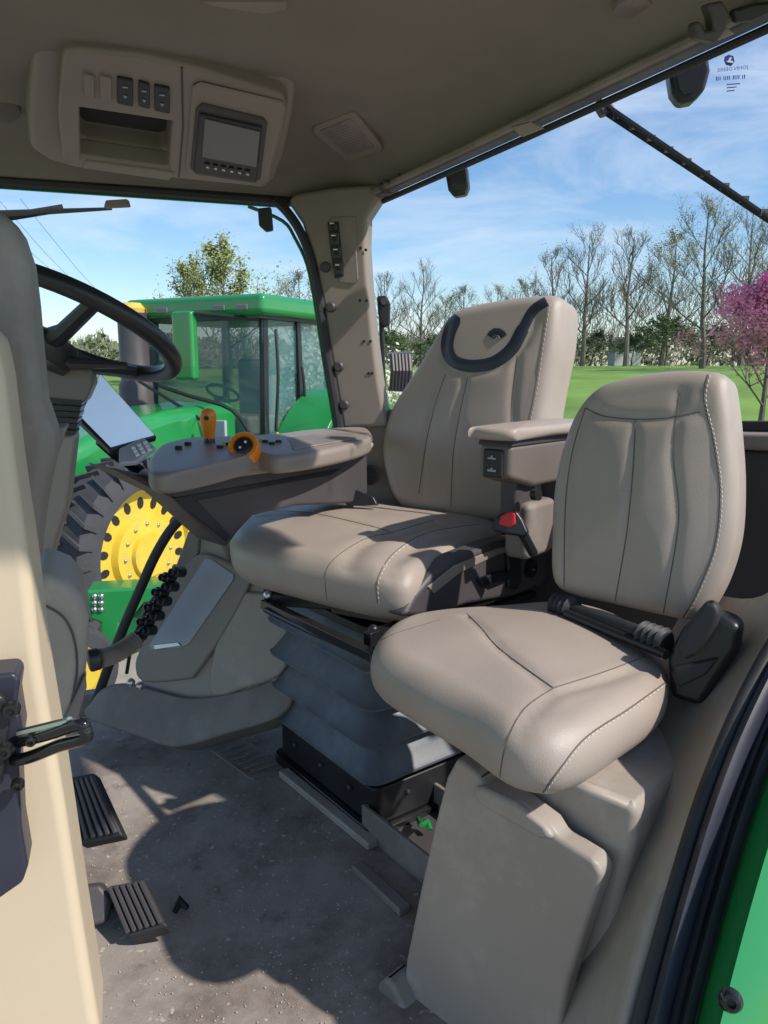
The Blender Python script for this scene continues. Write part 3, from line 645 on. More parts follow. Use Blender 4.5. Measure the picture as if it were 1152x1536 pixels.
# ================================================================ RIGHT CONTROL CONSOLE
t=thing('control_console','taupe control console with charcoal underside beside the operator seat','console',at(380,760,1.75))
A=at(240,712,1.45);B=at(553,660,1.95);Cc=at(450,648,2.05); pl=plane3(A,B,Cc)
if pl[1].z<0: pl=(pl[0],-pl[1])
top_=[(226,716),(222,702),(229,684),(246,671),(290,662),(350,660),(420,656),(470,650),(540,646),(556,652),(556,664),(520,676),(470,686),(420,692),(402,690),(386,686),(370,692),(340,700),(290,712),(250,719)]
m=cushion(cr([on(x,y,pl) for x,y in top_],4),pl[1],.012,.030,.016,.014,.003,inner=12,N=160); pl=(pl[0]+pl[1]*.014,pl[1]); tp_=m.build('console_top','taupe',t,ang=75)
pv=plane3(at(200,720,1.47),at(550,700,1.90),at(200,720,1.47)+UP)
m=MB(); m.px(crp([(236,708),(300,708),(380,696),(470,686),(554,664),(558,674),(520,690),(430,706),(360,716),(290,726),(250,729),(232,722)],3),pv,.06,off=-.004); m.build('side_band','taupe_l',t,bevel=.006)
m=MB(); m.px([(170,702),(225,714),(250,724),(360,712),(480,695),(557,674),(558,740),(545,756),(450,760),(385,775),(362,800),(345,824),(262,748),(235,735)],pv,.13,off=-.012); m.build('console_base','plum',t,bevel=.012)
m=MB(); m.px([(262,748),(400,724),(520,702),(500,714),(400,732),(300,752),(350,805),(344,815)],pv,.01,off=-.010); m.build('base_crease','black',t,bevel=.002)
m=MB(); m.px([(430,658),(470,653),(530,650),(536,658),(480,668),(440,674)],pl,.006,off=.003); m.build('arm_pad','taupe_d',t,bevel=.005)
b0=on(314,664,pl)
m=MB(); m.tube([b0-UP*.01,b0+UP*.025],[.016,.010],10); lv=m.build('lever_boot','black',t)
m=MB(); m.tube(cr([b0+UP*.004,b0+UP*.03,b0+UP*.05,b0+UP*.070,b0+UP*.080],3,False),[.012,.0125,.014,.0155,.0170,.018,.0185,.0188,.019,.018,.015,.010,.004],14); m.build('lever_grip','orange',lv)
m=MB(); m.lathe(b0+UP*.058+Vector((0,-.018,0)),(0,-1,0),[(.006,0),(.005,.003),(0,.003)],10); m.build('lever_button','black',lv)
q=on(366,678,pl)+UP*.012; ax=Vector((-.05,-.85,.52))
m=MB(); m.lathe(q,ax,[(.034,-.03),(.034,.004),(.031,.008),(.023,.008),(.022,.002),(0,.002)],32); dl_=m.build('speed_dial','orange',t)
m=MB(); m.lathe(q,ax,[(.020,0),(.020,.006),(.014,.009),(0,.009)],20); m.build('dial_cap','black',dl_)
for dx in (-.006,.006):
    m=MB(); m.ball(q+ax*.010+Vector((dx,-.002,dx)),.003,8); m.build('dial_mark','white',dl_)
for x,y in ((341,668),(330,672),(398,664),(408,667),(418,664),(282,667),(268,673)):
    m=MB(); m.box(on(x,y,pl)+UP*.002,(1,0,0),(0,1,0),UP,.007,.007,.005); m.build('console_button','black',t,bevel=.002)
for x,y in ((336,669),(392,662)):
    m=MB(); m.box(on(x,y,pl)+UP*.004,(1,0,0),(0,1,0),UP,.004,.004,.007); m.build('warning_button','yellow',t,bevel=.002)
t=thing('monitor','tilted monitor screen with painted sky reflection and keypad in front of the console','monitor',at(180,690,1.5))
pl=plane(at(175,620,1.48),(.35,-.75,.55)); m=MB(); m.px([(150,558),(236,655),(166,676),(114,626)],pl,.02); mf=m.build('monitor_frame','black',t,bevel=.004)
m=MB(); m.px([(150,562),(231,653),(166,671),(121,625)],pl,.003,off=.003); m.build('screen','skyscreen',mf)
pl=plane(at(200,680,1.42),(.1,-.6,.8)); m=MB(); m.px([(178,672),(214,655),(234,670),(205,692),(178,694)],pl,.012); kp=m.build('keypad','grey',t,bevel=.004)
for i in range(3):
    for j in range(3): 
        m=MB(); x=196+i*9+j*3; y=672-i*4+j*5; m.px([(x,y),(x+6,y-2),(x+8,y+1.5),(x+2,y+3.5)],pl,.003,off=.003); m.build('key','white',kp,bevel=.001)
m=MB(); m.tube([at(150,660,1.5),at(172,680,1.52),at(210,705,1.6)],.012,8); m.build('monitor_arm','black',t)

# ================================================================ LOWER SIDE CONSOLE
t=thing('side_console','taupe lower side console with grey panel and connector row on the floor','console',at(300,1090,1.85))
pl=plane(at(330,950,1.86),(-.3,-.93,.28))
m=MB(); m.px(crp([(212,1000),(222,950),(240,900),(262,850),(285,797),(302,788),(335,812),(352,856),(385,864),(425,895),(440,950),(438,1040),(300,1075),(215,1050)],3),pl,.20); m.build('console_body','taupe_l',t,bevel=.015)
m=MB(); m.px(crp([(262,880),(296,834),(325,834),(372,858),(380,874),(340,950),(300,1008),(285,1018),(222,1022),(208,1002),(216,970)],3),pl,.02,off=.018); m.build('panel_surround','taupe',t,bevel=.010)
m=MB(); m.px([(313,838),(322,838),(357,862),(356,870),(290,965),(275,972),(235,974),(230,968)],pl,.006,off=.022); m.build('grey_panel','grey',t,bevel=.004)
m=MB(); m.px([(238,966),(275,962),(280,968),(240,974)],pl,.006,off=.026); m.build('panel_lip','steel',t,bevel=.002)
pl3=plane(at(280,1060,1.8),(-.25,-.8,.55))
m=MB(); m.px(crp([(128,1076),(136,1052),(156,1030),(190,1024),(230,1034),(285,1046),(360,1036),(432,1012),(438,1050),(410,1078),(340,1100),(262,1120),(200,1102)],4),pl3,.10); m.build('floor_skirt','taupe_d',t,bevel=.02,seg=4)
m=MB(); m.px(crp([(345,905),(390,888),(428,905),(432,1000),(370,1032),(316,1036)],4),pl,.03,off=.014); m.build('lower_bulge','taupe_l',t,bevel=.02,seg=4)
k=0
for i in range(5):
    for j in range(2):
        x=262-i*11-j*15; y=858+i*22+j*8; r_=.0115
        m=MB(); p=at(x,y,1.80); m.lathe(p,(-.45,-.85,.25),[(r_*1.15,-.03),(r_*1.15,.0),(r_*.85,.002),(r_*.8,.014),(r_*.5,.016),(r_*.45,.010),(0,.010)],14); m.build('connector','blackgloss' if k%2 else 'black',t); k+=1
m=MB(); m.px([(264,852),(274,857),(224,958),(200,975),(196,960),(216,915)],pl,.04,off=.006); m.build('connector_plate','black',t,bevel=.005)
m=MB(); m.px([(265,850),(285,795),(302,800),(300,830),(272,868)],pl,.03,off=.01); m.build('console_neck','taupe_d',t,bevel=.008)
for x,y in ((196,1024),(210,1029)):
    m=MB(); m.ball(at(x,y,1.70),.011,12); m.build('screw','steel',t)
t=thing('black_hose','thick curved black seal hose running down in front of the side console','hose',at(150,1030,1.7))
m=MB(); m.tube(cr([at(x,y,1.9) for x,y in ((296,765),(280,772),(256,795),(232,835),(212,880),(190,930),(168,985),(150,1035),(135,1070))],5,False),.013,12); m.build('hose','rubber',t)
m=MB(); m.tube(cr([at(x,y,1.93) for x,y in ((262,868),(240,890),(225,905),(200,960),(190,1010))],5,False),.005,8); m.build('cable','black',t)
m=MB(); m.bar(Vector((-1.8,1.72,.02)),Vector((-.84,2.09,.02)),.06,.08); tag(m.build('window_sill','taupe_d',None,bevel=.015),'low taupe sill at the foot of the side window','sill')
t=thing('floor_rail','scuffed grey metal rail edging the seat base on the floor','rail',atz(500,1210,0))
m=MB(); m.bar(atz(425,1158,.010),atz(560,1268,.010),.028,.018); m.build('rail','taupe_l',t,bevel=.004)
m=MB(); m.bar(atz(535,1298,.009),atz(608,1366,.009),.028,.016); m.build('rail_end','taupe_d',t,bevel=.004)
t=thing('embossed_plate','faint ribbed rectangle embossed in the floor mat by the console','floor plate',atz(360,1130,0))
m=MB(); m.bar(atz(340,1116,.001),atz(405,1160,.001),.10,.004); m.build('plate','floor',t,bevel=.001)
for k in range(6):
    p=atz(350+k*9,1122+k*6,.0045); m=MB(); m.bar(p+bF*.038,p-bF*.038,.004,.002); m.build('rib','taupe_d',t)
t=thing('floor_tray','small open grey tray on the floor beside the seat base','tray',atz(600,1270,0))
ca=atz(602,1288,0)+Vector((.06,.05,0))
for sgn in (-1,1):
    m=MB(); m.box(ca+bL*.11*sgn+UP*.035,bF,bL,UP,.084,.005,.033); m.build('tray_wall','taupe_d',t,bevel=.003)
    m=MB(); m.box(ca+bF*.09*sgn+UP*.035,bL,bF,UP,.115,.005,.035); m.build('tray_wall','taupe_d',t,bevel=.003)
m=MB(); m.box(ca+UP*.006,bL,bF,UP,.104,.084,.004); m.build('tray_floor','plum',t)
m=MB(); m.tube(cr([atz(627,1228,.03),atz(632,1238,.05),atz(640,1232,.04),atz(645,1245,.03)],4,False),.006,6); tag(m.build('green_strap','green'),'short green strap lying in the floor tray','strap')
def pedal(q,d,lab,arm,nr=7):
    t=thing('pedal',lab,'pedal',at(q[0][0],q[0][1],d))
    a0=at(q[0][0],q[0][1],d+.06); b0_=at(q[1][0],q[1][1],d+.05); c0_=at(q[2][0],q[2][1],d-.02)
    pl=plane3(a0,b0_,c0_); P4=[on(x,y,pl) for x,y in q]
    m=MB(); m.prism(P4,-pl[1]*.022+UP*-.012); b=m.build('pedal_pad','rubber',t,bevel=.006)
    for k in range(nr):
        s=(k+.5)/nr; a=P4[0].lerp(P4[1],s); c_=P4[3].lerp(P4[2],s); m=MB(); m.bar(a.lerp(c_,.06)+pl[1]*.003,a.lerp(c_,.94)+pl[1]*.003,.0075,.010,pl[1]); m.build('tread_rib','plum',b,bevel=.002)
    m=MB(); m.tube([at(x,y,d+.09+.02*i) for i,(x,y) in enumerate(arm)],.016,8); m.build('pedal_arm','black',t)
pedal([(97,1166),(140,1158),(184,1254),(118,1268)],1.28,'ridged black upper pedal at the left of the floor',[(140,1250),(105,1245),(80,1200)],6)
pedal([(160,1328),(216,1318),(250,1388),(192,1406)],1.16,'ridged black lower pedal nearest the bottom of the floor',[(185,1350),(130,1345),(105,1350)],6)
m=MB(); m.px([(118,1330),(150,1326),(165,1345),(160,1385),(128,1392)],plane(at(140,1355,1.2),(.2,-.8,.5)),.05); o=tag(m.build('pedal_bracket','plum',None,bevel=.008),'dark bracket carrying the lower pedal','bracket')
m=MB(); m.tube([atz(262,1368,.008),atz(270,1352,.016),atz(282,1362,.008)],[.006,.012,.005],6); tag(m.build('debris_lump','black'),'small black lump of debris on the floor mat','debris')

# ================================================================ PARKED TRACTOR
f=Vector((-.45,-.89,0)).normalized(); l=Vector((.89,-.45,0)).normalized(); T0=Vector((-2.05,8.7,-1.4))
def TL(a,b,c): return T0+f*a+l*b+UP*c
t=thing('parked_tractor','green farm tractor with yellow wheels parked outside the side window','tractor',T0); TR=t
def sidep(pts,b0,b1): return [TL(a,b0,c) for a,c in pts],l*(b1-b0)
m=MB(); q,vv=sidep([(-.05,.95),(-.05,2.02),(1.0,1.98),(1.9,1.84),(2.5,1.62),(2.75,1.35),(2.8,.95)],-.45,.45); m.prism(q,vv); hd=m.build('hood','green',t,bevel=.13,seg=5)
m=MB(); q,vv=sidep([(1.3,1.15),(1.3,1.5),(1.9,1.45),(2.3,1.32),(2.4,1.15)],.445,.46); m.prism(q,vv); m.build('side_grille','black',hd,bevel=.01)
m=MB(); m.tube([TL(.1,.455,1.6),TL(1.2,.455,1.56),TL(2.2,.455,1.4)],.008,6); m.build('panel_gap','black',hd)
m=MB(); m.box(TL(.9,0,.85),f,l,UP,1.8,.28,.22); m.build('chassis','greendark',t,bevel=.03)
m=MB(); m.box(TL(2.0,0,.72),f,l,UP,.16,.85,.12); m.build('front_axle','green',t,bevel=.03)
m=MB(); m.box(TL(-.7,0,1.25),f,l,UP,.75,.82,.22); m.build('cab_base','green',t,bevel=.05)
for c0,a1,b1,ha,hb in ((TL(-.02,0,2.2),f,l,.008,.76),(TL(-.7,.80,2.2),f,l,.66,.008),(TL(-.7,-.80,2.2),f,l,.66,.008),(TL(-1.38,0,2.2),f,l,.008,.76)):
    m=MB(); m.box(c0,a1,b1,UP,ha,hb,.74); m.build('window_glass','glass',t)
for a,b in ((-.0,.82),(-.0,-.82),(-.72,.84),(-1.4,.82),(-1.4,-.82)):
    m=MB(); m.bar(TL(a,b,1.4),TL(a-(.1 if a==0 else 0),b*.95,2.98),.07,.08,f); m.build('cab_post','black',t,bevel=.01)
m=MB(); m.bar(TL(.03,-.78,1.5),TL(.03,.78,1.5),.05,.1); m.build('windscreen_sill','black',t,bevel=.01)
m=MB(); m.bar(TL(-.06,.86,1.5),TL(-1.34,.86,1.5),.05,.1); m.build('door_sill','black',t,bevel=.01)
m=MB(); m.box(TL(-.68,0,3.05),f,l,UP,.86,.98,.11); rf_=m.build('roof','green',t,bevel=.07,seg=4)
for b in (-.7,-.4,.4,.7):
    m=MB(); m.box(TL(.17,b,3.02),f,l,UP,.02,.08,.03); m.build('roof_lamp','lcd',rf_,bevel=.01)
m=MB(); m.box(TL(-.68,0,2.93),f,l,UP,.78,.88,.02); m.build('roof_lining','plum',rf_)
m=MB(); m.box(TL(-.75,.0,1.7),f,l,UP,.3,.28,.12); m.build('driver_seat','taupe_l',t,bevel=.05)
m=MB(); m.box(TL(-1.02,.0,2.1),f,l,UP,.08,.26,.4); m.build('driver_backrest','taupe_l',t,bevel=.05)
m=MB(); m.bar(TL(-.15,.0,1.4),TL(-.3,.0,2.05),.12,.12,f); m.build('steering_column','plum',t)
m=MB(); cc0=TL(-.33,0,2.1); m.tube([cc0+(l*math.cos(k*.3927)+ (f*.8+UP*.5)*math.sin(k*.3927))*.2 for k in range(16)],.018,6,closed=True); m.build('steering_ring','black',t)
def wheel(c,r,w,rim,lugs):
    m=MB(); m.lathe(c,l,[(rim,-w/2),(r*.9,-w/2),(r*.97,-w*.4),(r*.98,0),(r*.97,w*.4),(r*.9,w/2),(rim+.02,w/2),(rim,w*.4)],56); ty=m.build('wheel','tyre',t)
    uu=UP; ww=l.cross(uu); m=MB()
    for k in range(lugs):
        for sd in (-1,1):
            a=2*math.pi*(k+(.5 if sd>0 else 0))/lugs
            da=.13; th_=.030
            def pp(aa,rr_,b): return c+(uu*math.cos(aa)+ww*math.sin(aa))*rr_+l*b
            p=[pp(a,r*.96,sd*w*.0),pp(a+th_,r*.96,sd*w*.0),pp(a+da+th_,r*.84,sd*w*.53),pp(a+da-.0,r*.84,sd*w*.53)]
            q2=[pp(a,r*1.03,sd*w*.0),pp(a+th_,r*1.03,sd*w*.0),pp(a+da+th_,r*1.01,sd*w*.53),pp(a+da,r*1.01,sd*w*.53)]
            m.add(p+q2,[(0,1,2,3),(4,7,6,5),(0,4,5,1),(1,5,6,2),(2,6,7,3),(3,7,4,0)])
    tag(m.build('tread_lugs','tyre',ty),kind='stuff')
    m=MB(); m.lathe(c,l,[(rim,w*.40),(rim,w*.30),(rim*.93,w*.28),(rim*.9,w*.18),(rim*.62,w*.16),(rim*.58,w*.30),(rim*.35,w*.33),(rim*.33,w*.42),(0,w*.42)],48); m.build('rim','yellow',ty)
    for k in range(18):
        a=2*math.pi*k/18; e1=uu*math.cos(a)+ww*math.sin(a); e2=ww*math.cos(a)-uu*math.sin(a); m=MB(); p=c+e1*rim*.77+l*w*.185
        m.prism([p+e1*rim*.09*math.cos(q_*math.pi/4)+e2*rim*.062*math.sin(q_*math.pi/4) for q_ in range(8)],-l*.02); m.build('rim_slot','black',ty)
    for k in range(12):
        a=2*math.pi*k/12; m=MB(); p=c+(uu*math.cos(a)+ww*math.sin(a))*rim*.46; m.ball(p+l*w*.32,.018,8); m.build('wheel_bolt','steel',ty)
wheel(TL(2.08,.92,.80),.83,.42,.585,30)
wheel(TL(2.0,-1.0,.80),.83,.42,.585,30)
wheel(TL(-1.1,1.25,1.02),1.02,.5,.66,32)
m=MB(); arc=[]
for k in range(13):
    a=R(15+k*12); arc.append((-1.1+1.14*math.cos(a),1.02+1.14*math.sin(a)))
arc2=[(-1.1+(a+1.1)*.95,1.02+(c-1.02)*.95) for a,c in arc][::-1]
q,vv=sidep(arc+arc2,.88,1.5); m.prism(q,vv); m.build('rear_fender','green',t,bevel=.01)
m=MB(); m.box(TL(-.36,.875,1.62),f,l,UP,.22,.012,.06); m.build('warning_label','yellow',t)
m=MB(); m.tube([TL(.25,-.78,1.7),TL(.25,-.78,2.2),TL(.25,-.78,2.25),TL(.25,-.78,3.0)],[.2,.2,.17,.17],18); ex=m.build('exhaust','plum',t)
m=MB(); m.lathe(TL(.25,-.78,3.0),UP,[(.14,0),(.15,.05),(.10,.11),(0,.12)],16); m.build('beacon','amber',ex)
m=MB(); m.box(TL(.45,.15,2.62),f,l,UP,.06,.14,.36); m.build('mirror','green',t,bevel=.04)
m=MB(); m.tube([TL(.0,.8,2.9),TL(.45,.3,2.95),TL(.45,.15,2.9)],.02,6); m.build('mirror_arm','black',t)
for pp_,r_ in (([TL(.6,-.1,2.2),TL(.6,.3,2.1),TL(.4,.7,1.95),TL(.35,.95,1.6)],.022),([TL(.7,-.3,2.25),TL(.7,.35,1.95),TL(.45,.8,1.6)],.018),([TL(-.1,.9,1.7),TL(-.1,.95,2.3),TL(-.15,.9,2.8)],.018),([TL(-.66,.9,1.6),TL(-.66,.93,2.1),TL(-.66,.9,2.4)],.016)):
    m=MB(); m.tube(cr(pp_,4,False),r_,8); m.build('grab_rail','black',t)
for c_ in (.55,.85,1.15):
    m=MB(); m.box(TL(-.1,1.0,c_),f,l,UP,.22,.14,.02); m.build('step','black',t,bevel=.005)
m=MB(); m.box(TL(.6,.7,.9),f,l,UP,.5,.22,.3); m.build('fuel_tank','black',t,bevel=.05)
m=MB(); m.box(TL(.75,.75,1.75),f,l,UP,.02,.14,.12); m.build('side_plate','grey',t,bevel=.01)
t=thing('axle_bracket','green cast bracket with six silver bolts below the yellow wheel','bracket',at(165,920,5))
pl=plane(at(170,920,5.0),(.2,-1,0)); m=MB(); m.px([(128,886),(205,882),(262,875),(258,900),(215,905),(200,925),(180,935),(172,980),(150,985),(150,935),(134,928)],pl,.25); b=m.build('casting','green',t,bevel=.02)
for x in (142,152):
    for y in (894,904,914): 
        m=MB(); m.ball(on(x,y,pl),.022,8,pl[1]); m.build('bolt','steel',b)
m=MB(); m.px([(190,935),(225,900),(232,930),(210,985),(175,1000)],pl,.1,off=-.1); m.build('link_arm','greendark',t,bevel=.02)
t=thing('yellow_wheel','yellow wheel edge low behind the ribbed sleeve','wheel',at(110,1010,4.6))
q=at(104,1012,4.6); m=MB(); m.lathe(q,(.5,-.87,0),[(.10,.03),(.17,.03),(.19,.0),(.215,.02),(.215,-.1),(.18,-.1)],32); m.build('rim','yellow',t)
m=MB(); m.lathe(q,(.5,-.87,0),[(.22,0.02),(.30,0.01),(.32,-.06),(.3,-.16),(.2,-.16)],32); m.build('tyre','tyre',t)

# ================================================================ TREES
def gen_tree(seed,H,spread,leafn,leafs,bare=.35,levels=(9,6,5),thin=1.0):
    rnd=random.Random(seed); tk=MB(); cw=MB(); lf=MB()
    trunk=[Vector((0,0,-.3))]; d=Vector((0,0,1))
    for i in range(9):
        d=(d+Vector((rnd.uniform(-.08,.08),rnd.uniform(-.08,.08),.1))).normalized(); trunk.append(trunk[-1]+d*H*.9/9)
    tr=[H*.02*(1-.9*(i/9)**.8)+.01 for i in range(10)]; tk.tube(trunk,tr,7)
    def leaves(p,rad,n):
        for _ in range(n):
            c=p+Vector((rnd.gauss(0,rad),rnd.gauss(0,rad),rnd.gauss(0,rad))); a=Vector((rnd.uniform(-1,1),rnd.uniform(-1,1),rnd.uniform(-1,1))).normalized(); b=a.orthogonal().normalized(); s=leafs*rnd.uniform(.5,1.3)
            lf.add([c-a*s,c+b*s*.7,c+a*s,c-b*s*.7],[(0,1,2,3)])
    def branch(p,d,L,r,lv):
        pts=[p]; n=4 if lv<2 else 3
        for i in range(n):
            d=(d+Vector((rnd.uniform(-.22,.22),rnd.uniform(-.22,.22),rnd.uniform(-.05,.25)))).normalized(); pts.append(pts[-1]+d*L/n)
        (tk if lv==0 else cw).tube(pts,[max(.008,r*(1-.75*i/n)) for i in range(n+1)],5 if lv==0 else 3,cap=False)
        if lv<2:
            for k in range(levels[lv+1]):
                s=rnd.uniform(.25,1); i=min(n-1,int(s*n)); q=pts[i].lerp(pts[i+1],s*n-i)
                nd=(d+Vector((rnd.uniform(-1,1),rnd.uniform(-1,1),rnd.uniform(-.3,.8)))*.9).normalized()
                branch(q,nd,L*rnd.uniform(.4,.62),r*.5,lv+1)
        else: leaves(pts[-1],L*.35,leafn)
    for k in range(levels[0]):
        s=bare+(1-bare)*(k+rnd.random()*.6)/levels[0]; s=min(s,.98); i=int(s*9); q=trunk[i].lerp(trunk[min(9,i+1)],s*9-i)
        a=k*2.4+rnd.uniform(-.4,.4); el=.35+.9*s
        nd=Vector((math.cos(a),math.sin(a),el)).normalized(); branch(q,nd,H*spread*(1.25-s)*rnd.uniform(.8,1.15),H*.009*(1.2-s)*thin,0)
    return tk,cw,lf
def mk_proto(seed,H,spread,leafn,leafs,lm,bm_,bare=.35,levels=(9,6,5),thin=1.0):
    tk,cw,lf=gen_tree(seed,H,spread,leafn,leafs,bare,levels,thin)
    def me(mb,nm,mt):
        x=bpy.data.meshes.new(nm); x.from_pydata(mb.v,[],mb.f); x.materials.append(M[mt]); return x
    o=len(cw.v); ntw=len(cw.f); cw.v+=lf.v; cw.f+=[tuple(i+o for i in q) for q in lf.f]
    c=me(cw,'crown',lm); c.materials.append(M[bm_])
    for i,p in enumerate(c.polygons): p.material_index=1 if i<ntw else 0
    return me(tk,'trunk',bm_),c
protos={'bare':mk_proto(1,12,.42,1,.05,'leafo','barkfar',.25,(13,8,7),.8),'bare2':mk_proto(5,12,.36,1,.06,'leafo','barkfar',.25,(13,8,7),.8),'bud':mk_proto(9,12,.40,5,.065,'leafo','barkfar',.2,(13,8,6),.7),
'leaf':mk_proto(12,10,.5,10,.12,'leafy','bark',.2,(11,8,6)),'dark':mk_proto(15,8,.55,16,.17,'leafd','bark',.05),'purple':mk_proto(18,5,.62,26,.065,'purple','bark',.18,(11,7,6)),'white':mk_proto(21,5,.5,20,.07,'wblossom','bark',.1)}
def tree(kind,px,dist,toppy,label,cat='tree',group=None,name='tree',wid=1.0):
    x=(px-576)/F*dist; d=dist; z=gz(x,d); H0={'bare':12,'bare2':12,'bud':12,'leaf':10,'dark':8,'purple':5,'white':5}[kind]
    topz=at(px,toppy,d).z; s=(topz-z)/(H0*.97)
    t=thing(name,label,cat,(x,d,z),group); t.scale=(s*wid,s*wid,s); t.rotation_euler=(0,0,random.uniform(0,6.28))
    for nm,me in zip(('trunk','crown'),protos[kind]):
        o=bpy.data.objects.new(nm,me); col.objects.link(o); o.parent=t; W[o.name]=Vector()
G='bare spring trees beyond the lawn'
L1=[('bare2',590,70,402),('bare',632,66,396),('bud',690,72,425),('bud',745,74,425),('bare2',822,66,365),('bare',868,60,345),('bare2',932,56,328),('bud',985,62,338),('bud',1045,50,292),('bare',1100,60,322),('bud',1150,46,312),('bare2',1200,50,330),('bud',660,80,440),('bud',790,78,415)]
ords=['closest to the pillar','second from the pillar','with fine olive buds left of the seat headrest','with olive buds behind the seat headrest','rising just right of the headrest','slender and upright above the passenger seat','tall and straight, centre of the rear window','with forked crown left of the tallest tree','tallest of the row, hazy with buds','partly behind the tallest tree','budding, above the purple blossom','at the far right edge of the window','faint and low behind the headrest trees','faint, low, right beside the headrest']
for (k,px,d,tp),od in zip(L1,ords): tree(k,px,d,tp,'leafless spring tree '+od,group=G,wid=1.05)
tree('leaf',350,40,372,'broad yellow-green tree behind the roof of the parked tractor')
tree('leaf',300,46,400,'pale budding tree left of the yellow-green tree',wid=.9)
tree('bud',448,44,400,'pale budding tree against the pillar behind the tractor',wid=1.1)
tree('white',486,15,478,'white flowering tree between the parked tractor and the pillar')
tree('purple',1138,25,432,'purple blossoming redbud tree at the right of the lawn',wid=1.15)
for px,d,tp,lab in ((585,60,500,'dark shrub beside the pillar beyond the lawn'),(640,64,505,'dark shrub behind the operator seat headrest'),(880,64,498,'dark rounded shrub right of the operator headrest'),(940,60,505,'green shrub in the middle of the lawn edge'),(990,58,480,'tall dark evergreen shrub below the forked tree'),(1050,64,490,'wide shrub above the passenger backrest'),(1110,62,500,'low shrub behind the purple tree')):
    tree('dark',px,d,tp,lab,'shrub',name='shrub',wid=1.3)
rnd=random.Random(3); m=MB()
for i in range(15000):
    a=rnd.uniform(-.62,.62); d=rnd.uniform(82,97); x=d*math.sin(a); y=d*math.cos(a)
    hh=3.2+5.2*sst(.05,.3,a)+2.2*noise.noise(Vector((a*14,1,0)))+1.5*noise.noise(Vector((a*50,4,0)))
    z=gz(x,y)+hh*rnd.random()**.9; L_=rnd.uniform(.5,1.5); w_=rnd.uniform(.02,.05); c=Vector((x,y,z)); q=Vector((rnd.gauss(0,.45),rnd.gauss(0,.3),1)).normalized(); b=Vector((1,0,-q.x)).normalized()
    m.add([c-q*L_*.5-b*w_,c-q*L_*.5+b*w_,c+q*L_*.5+b*w_*.3,c+q*L_*.5-b*w_*.3],[(0,1,2,3)])
tag(m.build('distant_woods','wood',recalc=False),'hazy band of bare distant woodland along the horizon','woods',kind='stuff')
m=MB()
for i in range(10000):
    a=rnd.uniform(-.62,.62); d=rnd.uniform(70,84); x=d*math.sin(a); y=d*math.cos(a); hh=2.5+1.5*noise.noise(Vector((a*24,7,0)))
    z=gz(x,y)+hh*rnd.random(); s=rnd.uniform(.12,.3); c=Vector((x,y,z)); q=Vector((rnd.uniform(-1,1),rnd.uniform(-1,1),rnd.uniform(-1,1))).normalized(); b=q.orthogonal().normalized()
    m.add([c-q*s,c+b*s,c+q*s,c-b*s],[(0,1,2,3)])
tag(m.build('underwood','woodd',recalc=False),'dark low undergrowth along the foot of the distant woods','undergrowth',kind='stuff')
t=thing('farm_house','small pale house among the trees beyond the lawn','house',(20.5,66,gz(20.5,66)))
hx=Vector((20.6,66,gz(20.6,66))); m=MB(); m.box(hx+UP*.8,(1,0,0),(0,1,0),UP,1.1,1,.8); m.build('wall','house',t)
m=MB(); m.prism([hx+Vector((-1.3,-1.2,1.6)),hx+Vector((-1.3,1.2,1.6)),hx+Vector((-1.3,0,2.4))],(2.6,0,0)); m.build('roof','roofs',t)
t=thing('power_lines','thin overhead power lines crossing the sky at the left','power line',at(40,400,20))
for a,b in (((0,300),(110,420)),((60,330),(150,440)),((0,330),(70,395))):
    A_=at(a[0]-30,a[1]-32,18);B_=at(b[0]+20,b[1]+22,26); m=MB(); m.tube([A_,A_.lerp(B_,.5)-UP*.1,B_],.005,4); m.build('wire','plum',t)

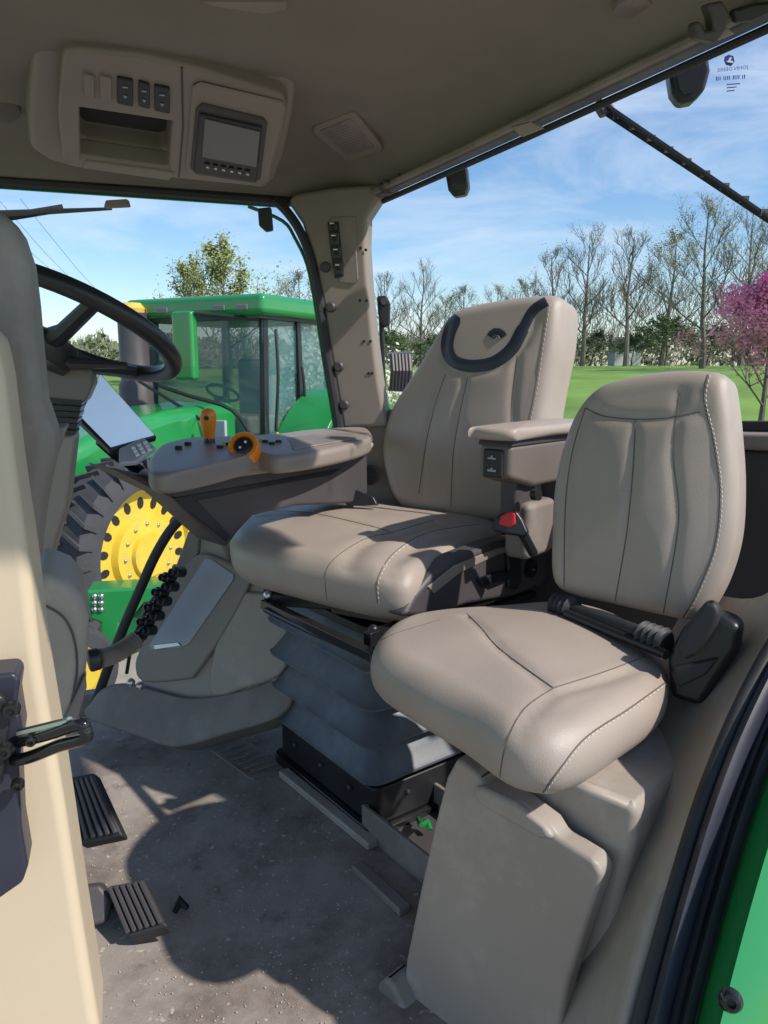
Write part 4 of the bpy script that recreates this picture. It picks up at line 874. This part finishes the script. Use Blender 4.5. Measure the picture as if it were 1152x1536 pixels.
# ================================================================ WORLD, SUN, CAMERA
S=Vector((.70,-.36,.74)).normalized(); el=math.asin(S.z); az=math.atan2(S.x,S.y)
w=bpy.data.worlds.new('World'); bpy.context.scene.world=w; w.use_nodes=True; nt=w.node_tree; bg=nt.nodes['Background']
sky=nt.nodes.new('ShaderNodeTexSky'); sky.sky_type='NISHITA'; sky.sun_disc=False; sky.sun_elevation=el; sky.sun_rotation=az; sky.air_density=1.0; sky.dust_density=.5; sky.ozone_density=3.0
tc=nt.nodes.new('ShaderNodeTexCoord'); mp=nt.nodes.new('ShaderNodeMapping'); mp.inputs['Scale'].default_value=(1.2,1.2,5.0); mp.inputs['Rotation'].default_value=(0.1,.25,.3)
nz=nt.nodes.new('ShaderNodeTexNoise'); nz.inputs['Scale'].default_value=2.2; nz.inputs['Detail'].default_value=9; nz.inputs['Roughness'].default_value=.6; nz.inputs['Distortion'].default_value=.4
rp=nt.nodes.new('ShaderNodeValToRGB'); rp.color_ramp.elements[0].position=.46; rp.color_ramp.elements[1].position=.80; rp.color_ramp.elements[1].color=(.7,.7,.7,1)
hs=nt.nodes.new('ShaderNodeHueSaturation'); hs.inputs['Saturation'].default_value=1.15; hs.inputs['Value'].default_value=1.12
nt.links.new(sky.outputs['Color'],hs.inputs['Color'])
mx=nt.nodes.new('ShaderNodeMixRGB'); mx.inputs['Color2'].default_value=(6.6,7.0,7.6,1)
nt.links.new(tc.outputs['Generated'],mp.inputs['Vector']); nt.links.new(mp.outputs['Vector'],nz.inputs['Vector']); nt.links.new(nz.outputs['Fac'],rp.inputs['Fac'])
nt.links.new(rp.outputs['Color'],mx.inputs['Fac']); nt.links.new(hs.outputs['Color'],mx.inputs['Color1']); nt.links.new(mx.outputs['Color'],bg.inputs['Color'])
bg.inputs['Strength'].default_value=.15
ld=bpy.data.lights.new('sun','SUN'); ld.energy=4.6; ld.angle=R(1.0); ld.color=(1,.95,.86); lo=bpy.data.objects.new('sun',ld); col.objects.link(lo); lo.rotation_euler=S.to_track_quat('Z','Y').to_euler()
cd=bpy.data.cameras.new('camera'); cd.sensor_fit='VERTICAL'; cd.sensor_height=36; cd.lens=36*F/1536; cd.clip_start=.02; cd.clip_end=2000
co=bpy.data.objects.new('camera',cd); col.objects.link(co); co.location=CAM; co.rotation_euler=(R(90)-TH,0,0)
sc=bpy.context.scene; sc.camera=co; sc.view_settings.view_transform='Standard'; sc.view_settings.look='None'; sc.view_settings.exposure=0
